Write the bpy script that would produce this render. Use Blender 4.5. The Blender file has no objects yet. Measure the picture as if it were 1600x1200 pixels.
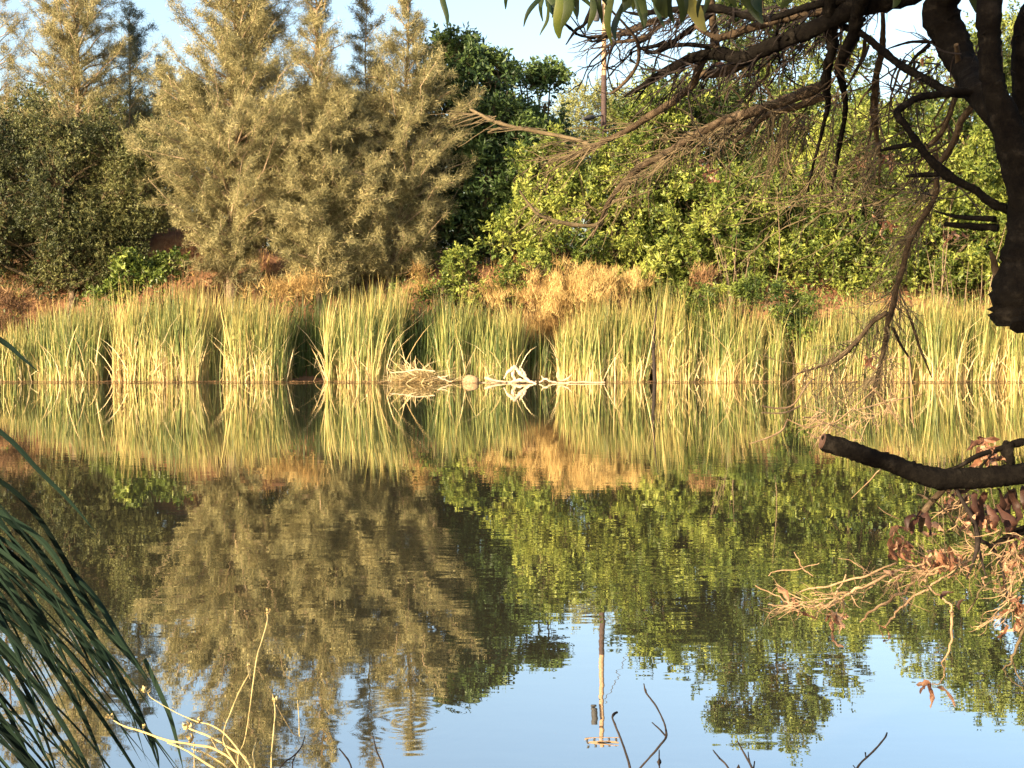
import bpy, math, numpy as np
from mathutils import Vector
R = math.radians
C = bpy.context.scene.collection
scn = bpy.context.scene

# ------------------------------------------------------------------ camera
CAMZ = 1.8; F = 2000.0; TH = math.atan(106/2000.0)
cam = bpy.data.cameras.new("camera"); cam.sensor_width = 36; cam.lens = 36*F/1600
cam.clip_end = 6000; cam.clip_start = 0.05
co = bpy.data.objects.new("camera", cam); C.objects.link(co)
co.location = (0, 0, CAMZ); co.rotation_euler = (math.pi/2-TH, 0, 0)
scn.camera = co

# ------------------------------------------------------------------ light
SUN_EL, SUN_AZ = 15.0, 44.0          # azimuth: degrees to the left of straight behind the camera
wd = bpy.data.worlds.new("World"); scn.world = wd; wd.use_nodes = True
nt = wd.node_tree; bg = nt.nodes["Background"]
sky = nt.nodes.new("ShaderNodeTexSky"); sky.sky_type = 'NISHITA'; sky.sun_disc = False
sky.sun_elevation = R(SUN_EL); sky.sun_rotation = R(180+SUN_AZ)
sky.air_density = 1.0; sky.dust_density = 3.2; sky.ozone_density = 1.0
nt.links.new(sky.outputs[0], bg.inputs[0]); bg.inputs[1].default_value = 0.13
sl = bpy.data.lights.new("sun", 'SUN'); sl.energy = 5.0; sl.angle = R(0.6); sl.color = (1.0, 0.78, 0.50)
so = bpy.data.objects.new("sun", sl); C.objects.link(so)
a, e = R(SUN_AZ), R(SUN_EL)
TOSUN = Vector((-math.sin(a)*math.cos(e), -math.cos(a)*math.cos(e), math.sin(e)))
so.rotation_euler = TOSUN.to_track_quat('Z', 'Y').to_euler(); so.location = (-20, -20, 15)
scn.view_settings.view_transform = 'Standard'; scn.view_settings.look = 'None'
scn.view_settings.exposure = 1.72; scn.view_settings.gamma = 1.0
scn.render.engine = 'CYCLES'
scn.cycles.max_bounces = 6; scn.cycles.transparent_max_bounces = 4

# ------------------------------------------------------------------ helpers
def at(px, py, Y):
    """point seen at pixel (px, py) of the 1600x1200 photo, Y metres from the camera"""
    x = (px-800)/F; y = (600-py)/F
    dy = math.cos(TH)+y*math.sin(TH); dz = -math.sin(TH)+y*math.cos(TH)
    s = Y/dy
    return np.array([x*s, Y, CAMZ+dz*s])
def zat(py, Y): return at(800, py, Y)[2]

def tz_np(x, y):
    x = np.asarray(x, float); y = np.asarray(y, float)
    def ss(t): t = np.clip(t, 0, 1); return t*t*(3-2*t)
    near = 0.35-1.5*ss((y-1.9)/1.9)
    near = near + 0.25*ss((0-y)/6)
    s0 = 35.9+0.35*np.sin(x*0.5)+0.2*np.sin(x*1.3+1)
    far = -1.15+1.15*ss((y-s0+1.4)/1.6)+3.5*ss((y-s0-0.5)/4.9)+1.0*ss((y-42)/14)+9*ss((y-60)/180)
    far = far + (0.12*np.sin(x*0.9+y*0.6)+0.08*np.sin(x*2.1-y*1.7))*ss((y-36)/3)
    far = far + 1.1*np.exp(-((x+10.2)/2.3)**2-((y-41.2)/1.9)**2)+.7*np.exp(-((x-1.8)/2.2)**2-((y-40)/1.6)**2)
    return np.where(y < 18, near, far)
def tz(x, y): return float(tz_np(x, y))

def tag(o, label=None, cat=None, group=None, kind=None):
    if label: o['label'] = label
    if cat: o['category'] = cat
    if group: o['group'] = group
    if kind: o['kind'] = kind
    return o
def empty(name, loc, label, cat, group=None):
    o = bpy.data.objects.new(name, None); C.objects.link(o); o.location = loc
    o.empty_display_size = 0.2
    return tag(o, label, cat, group)

class MB:
    def __init__(s): s.V = []; s.n = 0; s.F = {3: [], 4: []}; s.R = {3: [], 4: []}; s.H = []
    def add(s, V, Fc, rnd=0.5, h=None):
        V = np.asarray(V, float).reshape(-1, 3); Fc = np.asarray(Fc, int)
        k = Fc.shape[1]
        s.V.append(V); s.F[k].append(Fc+s.n)
        s.R[k].append(np.broadcast_to(np.asarray(rnd, float), (len(Fc),)).copy())
        s.H.append(np.zeros(len(V)) if h is None else np.asarray(h, float).reshape(-1))
        s.n += len(V)
    def build(s, name, mat, parent=None, smooth=False):
        me = bpy.data.meshes.new(name)
        if s.n:
            V = np.concatenate(s.V)
            if parent is not None: V = V-np.array(parent.location)
            f3 = np.concatenate(s.F[3]) if s.F[3] else np.zeros((0, 3), int)
            f4 = np.concatenate(s.F[4]) if s.F[4] else np.zeros((0, 4), int)
            rn = np.concatenate([np.concatenate(s.R[k]) for k in (3, 4) if s.R[k]])
            me.vertices.add(len(V)); me.vertices.foreach_set('co', V.astype(np.float32).ravel())
            li = np.concatenate([f3.ravel(), f4.ravel()]).astype(np.int32)
            me.loops.add(len(li)); me.loops.foreach_set('vertex_index', li)
            st = np.concatenate([np.arange(len(f3))*3, len(f3)*3+np.arange(len(f4))*4]).astype(np.int32)
            me.polygons.add(len(st)); me.polygons.foreach_set('loop_start', st)
            me.update(calc_edges=True)
            me.polygons.foreach_set('use_smooth', np.full(len(st), smooth))
            at_ = me.attributes.new('rnd', 'FLOAT', 'FACE'); at_.data.foreach_set('value', rn.astype(np.float32))
            ah = me.attributes.new('hgt', 'FLOAT', 'POINT'); ah.data.foreach_set('value', np.concatenate(s.H).astype(np.float32))
        me.materials.append(mat)
        o = bpy.data.objects.new(name, me); C.objects.link(o); o.parent = parent
        return o

def unit(v): return v/np.maximum(np.linalg.norm(v, axis=-1, keepdims=True), 1e-9)
def rdir(rng, n): return unit(rng.normal(size=(n, 3)))

def smooth_path(P, Rr, sub):
    P = np.asarray(P, float); Rr = np.asarray(Rr, float)
    if len(P) < 3 or sub < 2: 
        t = np.linspace(0, len(P)-1, (len(P)-1)*max(sub, 1)+1)
        i = np.minimum(t.astype(int), len(P)-2); f = (t-i)[:, None]
        return P[i]*(1-f)+P[i+1]*f, Rr[i]*(1-f[:, 0])+Rr[i+1]*f[:, 0]
    Q = np.vstack([2*P[0]-P[1], P, 2*P[-1]-P[-2]])
    out = []; ro = []
    for i in range(len(P)-1):
        p0, p1, p2, p3 = Q[i:i+4]
        for k in range(sub):
            t = k/sub
            out.append(0.5*((2*p1)+(-p0+p2)*t+(2*p0-5*p1+4*p2-p3)*t*t+(-p0+3*p1-3*p2+p3)*t**3))
            ro.append(Rr[i]*(1-t)+Rr[i+1]*t)
    out.append(P[-1]); ro.append(Rr[-1])
    return np.array(out), np.array(ro)

def tube(mb, P, Rr, sub=1, sides=6, rough=0.0, rng=None, cap=True, rnd=0.5):
    P, Rr = smooth_path(P, Rr, sub)
    n = len(P)
    T = unit(np.gradient(P, axis=0))
    ref = np.array([0, 0, 1.0]) if abs(T[0][2]) < 0.9 else np.array([1.0, 0, 0])
    N = np.zeros_like(T); v = ref
    for i in range(n):
        v = v-T[i]*np.dot(v, T[i]); v = v/max(np.linalg.norm(v), 1e-9); N[i] = v
    B = np.cross(T, N)
    an = np.linspace(0, 2*math.pi, sides, endpoint=False)
    rr = Rr[:, None]*np.ones((1, sides))
    if rough and rng is not None:
        nz = rng.normal(size=(n, sides)); nz = (nz+np.roll(nz, 1, 1)+np.roll(nz, 1, 0))/2
        rr = rr*(1+rough*nz)
    V = P[:, None, :]+rr[..., None]*(np.cos(an)[None, :, None]*N[:, None, :]+np.sin(an)[None, :, None]*B[:, None, :])
    i = np.arange(n-1)[:, None]*sides; j = np.arange(sides)[None, :]; j2 = (j+1) % sides
    Fq = np.stack([i+j, i+j2, i+sides+j2, i+sides+j], -1).reshape(-1, 4)
    h = np.repeat(np.linspace(0, 1, n), sides)
    Vf = V.reshape(-1, 3)
    mb.add(Vf, Fq, rnd, h)
    if cap and sides > 3:
        for idx in (0, n-1):
            ring = V[idx]; c = P[idx]
            vv = np.vstack([ring, c[None]])
            ff = [[k, (k+1) % sides, sides] for k in range(sides)]
            mb.add(vv, ff, rnd)

def needles(mb, P, D, L, W, rng, hue=None):
    """one thin triangle per needle"""
    n = len(P); S = unit(np.cross(D, rdir(rng, n)))*(W[:, None]/2)
    V = np.stack([P-S, P+S, P+D*L[:, None]], 1).reshape(-1, 3)
    mb.add(V, np.arange(3*n).reshape(-1, 3), rng.random(n) if hue is None else hue)

def leaves(mb, P, D, L, W, rng, hue=None, nrm=None):
    n = len(P)
    S = unit(np.cross(D, rdir(rng, n) if nrm is None else nrm))
    Nn = np.cross(S, D)
    m = P+D*(L*0.45)[:, None]+Nn*(L*0.06)[:, None]
    s = S*(W/2)[:, None]
    V = np.stack([P, m+s, P+D*L[:, None]-Nn*(L*0.1)[:, None], m-s], 1).reshape(-1, 3)
    mb.add(V, np.arange(4*n).reshape(-1, 4), rng.random(n) if hue is None else hue)

def n3(P, f, seed):
    r = np.random.default_rng(seed); v = 0
    for k in range(5):
        d = r.normal(size=3); d /= np.linalg.norm(d); v = v+np.sin(P@d*f*(0.7+0.35*k)+r.random()*6.28)
    return v/2.2

# ------------------------------------------------------------------ materials
def newmat(name):
    m = bpy.data.materials.new(name); m.use_nodes = True; n = m.node_tree
    for x in list(n.nodes): n.nodes.remove(x)
    out = n.nodes.new('ShaderNodeOutputMaterial')
    return m, n, out
def ramp(n, stops, src):
    r = n.nodes.new('ShaderNodeValToRGB'); el = r.color_ramp.elements
    while len(el) < len(stops): el.new(0.5)
    for k, (p, c) in enumerate(stops): el[k].position = p; el[k].color = (*c, 1)
    n.links.new(src, r.inputs[0]); return r.outputs[0]
def foliage(name, cols, trans=0.3, rough=0.55, hcols=None, patch=1.2, spec=0.3):
    m, n, out = newmat(name); L = n.links
    at_ = n.nodes.new('ShaderNodeAttribute'); at_.attribute_name = 'rnd'
    st = [(i/(len(cols)-1), c) for i, c in enumerate(cols)]
    tc = n.nodes.new('ShaderNodeNewGeometry')
    nz = n.nodes.new('ShaderNodeTexNoise'); nz.inputs['Scale'].default_value = patch; nz.inputs['Detail'].default_value = 3
    L.new(tc.outputs['Position'], nz.inputs['Vector'])
    mx = n.nodes.new('ShaderNodeMath'); mx.operation = 'MULTIPLY_ADD'
    L.new(nz.outputs[0], mx.inputs[0]); mx.inputs[1].default_value = 1.3; mx.inputs[2].default_value = -0.65
    ad = n.nodes.new('ShaderNodeMath'); ad.operation = 'ADD'; ad.use_clamp = True
    L.new(at_.outputs['Fac'], ad.inputs[0]); L.new(mx.outputs[0], ad.inputs[1])
    col = ramp(n, st, ad.outputs[0])
    if hcols:
        ah = n.nodes.new('ShaderNodeAttribute'); ah.attribute_name = 'hgt'
        hc = ramp(n, hcols, ah.outputs['Fac'])
        mm = n.nodes.new('ShaderNodeMix'); mm.data_type = 'RGBA'; mm.blend_type = 'MULTIPLY'; mm.inputs[0].default_value = 1
        L.new(col, mm.inputs[6]); L.new(hc, mm.inputs[7]); col = mm.outputs[2]
    p = n.nodes.new('ShaderNodeBsdfPrincipled'); L.new(col, p.inputs['Base Color'])
    p.inputs['Roughness'].default_value = rough; p.inputs['Specular IOR Level'].default_value = spec
    t = n.nodes.new('ShaderNodeBsdfTranslucent'); L.new(col, t.inputs['Color'])
    ms = n.nodes.new('ShaderNodeMixShader'); ms.inputs[0].default_value = trans
    L.new(p.outputs[0], ms.inputs[1]); L.new(t.outputs[0], ms.inputs[2]); L.new(ms.outputs[0], out.inputs[0])
    return m
def bark(name, c1, c2, scale=18, rough=0.85, bump=0.5, c3=None):
    m, n, out = newmat(name); L = n.links
    g = n.nodes.new('ShaderNodeNewGeometry')
    nz = n.nodes.new('ShaderNodeTexNoise'); nz.inputs['Scale'].default_value = scale; nz.inputs['Detail'].default_value = 7
    nz.inputs['Roughness'].default_value = 0.65
    L.new(g.outputs['Position'], nz.inputs['Vector'])
    st = [(0.3, c1), (0.7, c2)]
    if c3: st = [(0.3, c1), (0.55, c2), (0.72, c3)]
    col = ramp(n, st, nz.outputs[0])
    p = n.nodes.new('ShaderNodeBsdfPrincipled'); L.new(col, p.inputs['Base Color']); p.inputs['Roughness'].default_value = rough
    p.inputs['Specular IOR Level'].default_value = 0.03
    b = n.nodes.new('ShaderNodeBump'); b.inputs['Strength'].default_value = bump; b.inputs['Distance'].default_value = 0.4/scale
    L.new(nz.outputs[0], b.inputs['Height']); L.new(b.outputs[0], p.inputs['Normal'])
    L.new(p.outputs[0], out.inputs[0]); return m

M = {}
M['pine'] = foliage('pine_needles', [(.075, .075, .03), (.215, .195, .088), (.42, .365, .175)], .22, .6, patch=.9)
M['pine_thin'] = foliage('thin_pine_needles', [(.09, .085, .04), (.18, .16, .07), (.28, .23, .11)], .25, .6)
M['pine_dark'] = foliage('dark_pine_needles', [(.035, .05, .035), (.07, .085, .05), (.12, .13, .07)], .2, .6)
M['olive'] = foliage('olive_leaves', [(.02, .028, .01), (.07, .08, .026), (.15, .15, .05)], .15, .5)
M['dark'] = foliage('dark_green_leaves', [(.018, .038, .014), (.05, .085, .024), (.11, .16, .04)], .2, .45)
M['bright'] = foliage('bright_green_leaves', [(.03, .055, .012), (.13, .17, .03), (.30, .33, .07)], .3, .45, patch=1.6)
M['mid'] = foliage('mid_green_leaves', [(.025, .045, .015), (.10, .14, .03), (.23, .27, .07)], .3, .45)
M['pale'] = foliage('pale_green_leaves', [(.14, .16, .05), (.2, .22, .07), (.27, .27, .1)], .25, .6)
M['back'] = foliage('background_green_leaves', [(.02, .035, .01), (.05, .075, .02), (.08, .11, .03)], .2, .6)  # darker green leaves of the trees up the slope
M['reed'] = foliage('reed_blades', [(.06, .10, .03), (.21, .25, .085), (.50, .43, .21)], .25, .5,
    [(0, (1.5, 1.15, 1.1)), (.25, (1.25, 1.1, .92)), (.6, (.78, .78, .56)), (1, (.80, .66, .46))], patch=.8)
M['dryreed'] = foliage('dry_reed_stalks', [(.30, .20, .08), (.50, .38, .18), (.66, .54, .32)], .2, .6)
M['straw'] = foliage('straw_grass', [(.20, .12, .04), (.38, .25, .09), (.55, .40, .16)], .2, .7, patch=1.5)
M['rust'] = foliage('rusty_twigs', [(.07, .035, .018), (.17, .09, .04), (.30, .19, .09)], .1, .7)
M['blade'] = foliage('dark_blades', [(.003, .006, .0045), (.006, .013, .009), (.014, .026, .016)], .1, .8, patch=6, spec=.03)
M['drystalk'] = foliage('dry_stalk', [(.26, .19, .08), (.42, .33, .14), (.5, .42, .22)], .1, .6, patch=20)
M['deadleaf'] = foliage('dried_leaves', [(.07, .03, .016), (.22, .10, .052), (.46, .28, .17)], .25, .55, patch=30)
M['deaddark'] = foliage('dark_dried_leaves', [(.02, .009, .006), (.04, .018, .012), (.07, .03, .02)], .1, .6, patch=30)
M['topleaf'] = foliage('hanging_leaves', [(.008, .018, .007), (.018, .032, .01), (.04, .055, .015)], .3, .35, patch=8)
M['topyellow'] = foliage('yellowing_leaves', [(.05, .075, .012), (.12, .13, .025), (.2, .18, .04)], .35, .4, patch=12)
M['shadebark'] = bark('shade_black_bark', (.003, .0025, .0025), (.007, .006, .005), 26, .95, .8, (.020, .017, .014))  # bark colour blackened to stand in for shade on limbs and bough
M['brownbark'] = bark('brown_bark', (.018, .013, .009), (.06, .043, .028), 22, .9, .7, (.13, .095, .062))
M['twig'] = bark('twig_bark', (.05, .038, .022), (.145, .112, .066), 14, .8, .3)
M['paletwig'] = bark('pale_twig', (.16, .10, .055), (.36, .25, .15), 20, .8, .3)
M['darktwig'] = bark('dark_twig', (.015, .013, .012), (.045, .035, .03), 30, .8, .3)
M['trunk'] = bark('trunk_bark', (.10, .07, .045), (.24, .18, .12), 5, .9, .6)
M['pinebranch'] = bark('pine_branch_bark', (.18, .13, .08), (.40, .30, .20), 5, .9, .3)
M['pole'] = bark('pole_wood', (.26, .17, .11), (.42, .29, .19), 6, .8, .2)
M['shaded_pole'] = bark('shaded_pole_wood', (.05, .035, .035), (.09, .065, .06), 6, .8, .2)  # pole wood darkened to stand in for tree shade on the lower section
M['metal'] = bark('grey_metal', (.05, .05, .055), (.08, .08, .085), 6, .5, .1)
M['cut'] = bark('sawn_wood', (.05, .03, .022), (.10, .06, .045), 60, .9, .3)
M['debris'] = bark('bleached_wood', (.30, .21, .13), (.55, .44, .32), 9, .8, .3)

m, n, out = newmat('earth'); L = n.links
g = n.nodes.new('ShaderNodeNewGeometry')
nz = n.nodes.new('ShaderNodeTexNoise'); nz.inputs['Scale'].default_value = 1.1; nz.inputs['Detail'].default_value = 9; nz.inputs['Roughness'].default_value = .7
L.new(g.outputs['Position'], nz.inputs['Vector'])
col = ramp(n, [(.3, (.07, .032, .016)), (.5, (.19, .09, .042)), (.7, (.34, .20, .10))], nz.outputs[0])
p = n.nodes.new('ShaderNodeBsdfPrincipled'); L.new(col, p.inputs['Base Color']); p.inputs['Roughness'].default_value = .95
b = n.nodes.new('ShaderNodeBump'); b.inputs['Distance'].default_value = .15; L.new(nz.outputs[0], b.inputs['Height']); L.new(b.outputs[0], p.inputs['Normal'])
L.new(p.outputs[0], out.inputs[0]); M['earth'] = m

def water_mat():
    m, n, out = newmat('pond_water'); L = n.links
    g = n.nodes.new('ShaderNodeNewGeometry')
    def noise(sx, sy, sc, det):
        mp = n.nodes.new('ShaderNodeMapping'); mp.inputs['Scale'].default_value = (sx, sy, 1)
        L.new(g.outputs['Position'], mp.inputs['Vector'])
        z = n.nodes.new('ShaderNodeTexNoise'); z.inputs['Scale'].default_value = sc; z.inputs['Detail'].default_value = det
        L.new(mp.outputs[0], z.inputs['Vector']); return z.outputs[0]
    def math_(op, a, b, c=None):
        k = n.nodes.new('ShaderNodeMath'); k.operation = op
        for i, v in enumerate((a, b, c)):
            if v is None: continue
            if isinstance(v, (int, float)): k.inputs[i].default_value = v
            else: L.new(v, k.inputs[i])
        return k.outputs[0]
    fine = noise(.9, 2.2, 2.2, 2)
    broad = noise(.35, .9, .9, 2)
    patch = noise(.25, .35, .5, 2)
    pm = n.nodes.new('ShaderNodeMapRange'); pm.inputs[1].default_value = .40; pm.inputs[2].default_value = .62
    pm.inputs[3].default_value = .25; pm.inputs[4].default_value = 1.0; L.new(patch, pm.inputs[0])
    h = math_('MULTIPLY', fine, pm.outputs[0])
    h = math_('MULTIPLY_ADD', broad, .8, h)
    sq = n.nodes.new('ShaderNodeSeparateXYZ'); L.new(g.outputs['Position'], sq.inputs[0])
    cm = n.nodes.new('ShaderNodeMapRange'); cm.inputs[1].default_value = 12; cm.inputs[2].default_value = 33; cm.inputs[3].default_value = 1; cm.inputs[4].default_value = .3; L.new(sq.outputs[1], cm.inputs[0])
    h = math_('MULTIPLY', h, cm.outputs[0])
    # faint rings where something touched the water
    sp = n.nodes.new('ShaderNodeSeparateXYZ'); L.new(g.outputs['Position'], sp.inputs[0])
    for (cx, cy, r0) in RINGS:
        dx = math_('SUBTRACT', sp.outputs[0], cx); dy = math_('SUBTRACT', sp.outputs[1], cy)
        d = math_('SQRT', math_('ADD', math_('MULTIPLY', dx, dx), math_('MULTIPLY', dy, dy)), 0)
        s = math_('SINE', math_('MULTIPLY', d, 48/r0), 0)
        f = n.nodes.new('ShaderNodeMapRange'); f.inputs[1].default_value = 0; f.inputs[2].default_value = r0
        f.inputs[3].default_value = 1; f.inputs[4].default_value = 0; L.new(d, f.inputs[0])
        h = math_('MULTIPLY_ADD', math_('MULTIPLY', s, f.outputs[0]), .05, h)
    b = n.nodes.new('ShaderNodeBump'); b.inputs['Strength'].default_value = 1; b.inputs['Distance'].default_value = WATER_BUMP
    L.new(h, b.inputs['Height'])
    gl = n.nodes.new('ShaderNodeBsdfGlossy'); gl.inputs['Roughness'].default_value = .0; gl.inputs['Color'].default_value = (.93, .93, .9, 1)
    di = n.nodes.new('ShaderNodeBsdfDiffuse'); di.inputs['Color'].default_value = (.055, .05, .03, 1)
    fr = n.nodes.new('ShaderNodeLayerWeight'); fr.inputs['Blend'].default_value = .5
    L.new(b.outputs[0], gl.inputs['Normal'])
    mr = n.nodes.new('ShaderNodeMapRange'); mr.inputs[1].default_value = 0; mr.inputs[2].default_value = 1
    mr.inputs[3].default_value = .05; mr.inputs[4].default_value = .92; L.new(fr.outputs['Facing'], mr.inputs[0])
    ms = n.nodes.new('ShaderNodeMixShader'); L.new(mr.outputs[0], ms.inputs[0])
    L.new(di.outputs[0], ms.inputs[1]); L.new(gl.outputs[0], ms.inputs[2]); L.new(ms.outputs[0], out.inputs[0])
    return m
def on_water(px, py):
    y = (600-py)/F; dy = math.cos(TH)+y*math.sin(TH); dz = -math.sin(TH)+y*math.cos(TH)
    s = -CAMZ/dz; return ((px-800)/F*s, dy*s)
WATER_BUMP = 0.00125
RINGS = [(*on_water(640, 1128), .55), (*on_water(600, 886), 1.1)]
M['water'] = water_mat()

# ------------------------------------------------------------------ the setting
def grid(xs, ys):
    X, Y = np.meshgrid(xs, ys); Z = tz_np(X, Y)
    V = np.stack([X, Y, Z], -1).reshape(-1, 3); nx = len(xs); ny = len(ys)
    i = np.arange(ny-1)[:, None]*nx+np.arange(nx-1)[None]
    return V, np.stack([i, i+1, i+nx+1, i+nx], -1).reshape(-1, 4)
mb = MB()
xs = np.concatenate([np.linspace(-900, -45, 30)[:-1], np.linspace(-45, 45, 181), np.linspace(45, 900, 30)[1:]])
ys = np.concatenate([np.linspace(-120, -4, 20)[:-1], np.linspace(-4, 5, 46), np.linspace(6, 33, 10), np.linspace(33.4, 60, 134), np.linspace(62, 1500, 50)])
mb.add(*grid(xs, ys)); tag(mb.build('ground', M['earth'], smooth=True), kind='structure')
mb = MB(); mb.add([(-900, 1.5, 0), (900, 1.5, 0), (900, 37.8, 0), (-900, 37.8, 0)], [[0, 1, 2, 3]])
tag(mb.build('water', M['water']), kind='structure')

# ------------------------------------------------------------------ tree builders
def pine(name, label, px, Y, apex_py, env, n_br, seed, leafmat, elev=(25, 60), dens=1.0, base_z=None, group=None, rad=.16, trim=1.0, cat='pine tree', lean=0.0, thin=0.0, thin_row=150):
    """env: list of (photo row, half width in photo pixels); rows are turned into heights at Y"""
    rng = np.random.default_rng(seed)
    x0 = at(px, 400, Y)[0]; gz = tz(x0, Y); root = empty(name, (x0, Y, gz), label, cat, group)
    za = zat(apex_py, Y); H = za-gz
    zz = np.array([zat(r, Y) for r, w in env]); ww = np.array([w*Y/F for r, w in env]); o = np.argsort(zz); zz = zz[o]; ww = ww[o]
    tb = MB(); k = 8; tt = np.linspace(0, 1, k)
    wob = np.cumsum(rng.normal(0, .05, (k, 2)), 0)
    TP = np.stack([x0+wob[:, 0]+lean*tt, Y+wob[:, 1], gz-.2+(H+.2)*tt], -1)
    tube(tb, TP, rad*(1-tt*.93), 3, 8, .06, rng)
    tb.build('trunk', M['trunk'], root, True)
    bb = MB(); nb = MB()
    zlo = zz[0]
    AP = []; AD = []
    for i in range(n_br):
        z = zlo+(za-zlo)*((i+rng.random())/n_br)**.95
        if z > zat(thin_row, Y) and rng.random() < thin: continue
        w = np.interp(z, zz, ww)*rng.uniform(.4, 1.22)
        ti = (z-gz)/H
        p0 = np.array([np.interp(ti, tt, TP[:, 0]), np.interp(ti, tt, TP[:, 1]), z])
        az = rng.random()*2*math.pi; el = R(rng.uniform(*elev))*(.6+.4*ti)
        Lb = w/math.cos(el)*.95
        p0[2] -= Lb*math.sin(el)*.55; p0[2] = max(p0[2], tz(x0, Y)+.15)
        m_ = 5; s = np.linspace(0, 1, m_)
        hd = np.array([math.cos(az), math.sin(az), 0])
        bend = rng.uniform(-.12, .25)
        P = p0+np.outer(s*Lb*math.cos(el), hd); P[:, 2] += s*Lb*math.sin(el)+bend*Lb*(s**2-s)*1.5
        P += rng.normal(0, .07*Lb, P.shape)*s[:, None]
        tube(bb, P, np.linspace(.022+.007*Lb, .004, m_)*(1 if rad > .1 else .6), 1, 4, cap=False)
        nn = int(Lb*7*dens)+2
        u = rng.uniform(.22, 1, nn)
        q = np.stack([np.interp(u, s, P[:, c]) for c in range(3)], -1)
        bd = unit(P[-1]-P[0])
        d = unit(bd+rng.normal(0, .55, (nn, 3))+np.array([0, 0, .12]))
        sl_ = rng.uniform(.25, .6, nn)*(1-.4*u)*min(1, Lb)*trim
        for t_ in (0.05, .3, .55, .8, 1.0):
            AP.append(q+d*(sl_*t_)[:, None]); AD.append(d)
        for j in rng.integers(0, nn, 2): tube(bb, [q[j], q[j]+d[j]*sl_[j]*1.1], [.010, .004], 1, 3, cap=False)
        AP.append(P[-1:]); AD.append(bd[None])
    AP = np.concatenate(AP); AD = np.concatenate(AD)
    keep = rng.random(len(AP)) < .92; AP = AP[keep]; AD = AD[keep]
    # each tuft: needles sharing a tone
    K = 13; tone = rng.random(len(AP))*.6+rng.random(len(AP))*.4
    P = np.repeat(AP, K, 0); D = np.repeat(AD, K, 0); hu = np.clip(np.repeat(tone, K)+rng.normal(0, .12, len(P)), 0, 1)
    D = unit(D*.55+rng.normal(0, .62, D.shape)); P = P+rng.normal(0, .06, P.shape)
    needles(nb, P, D, rng.uniform(.09, .2, len(P)), rng.uniform(.009, .017, len(P)), rng, hu)
    bb.build('branches', M['pinebranch'], root)
    nb.build('foliage', leafmat, root)
    return root

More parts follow.
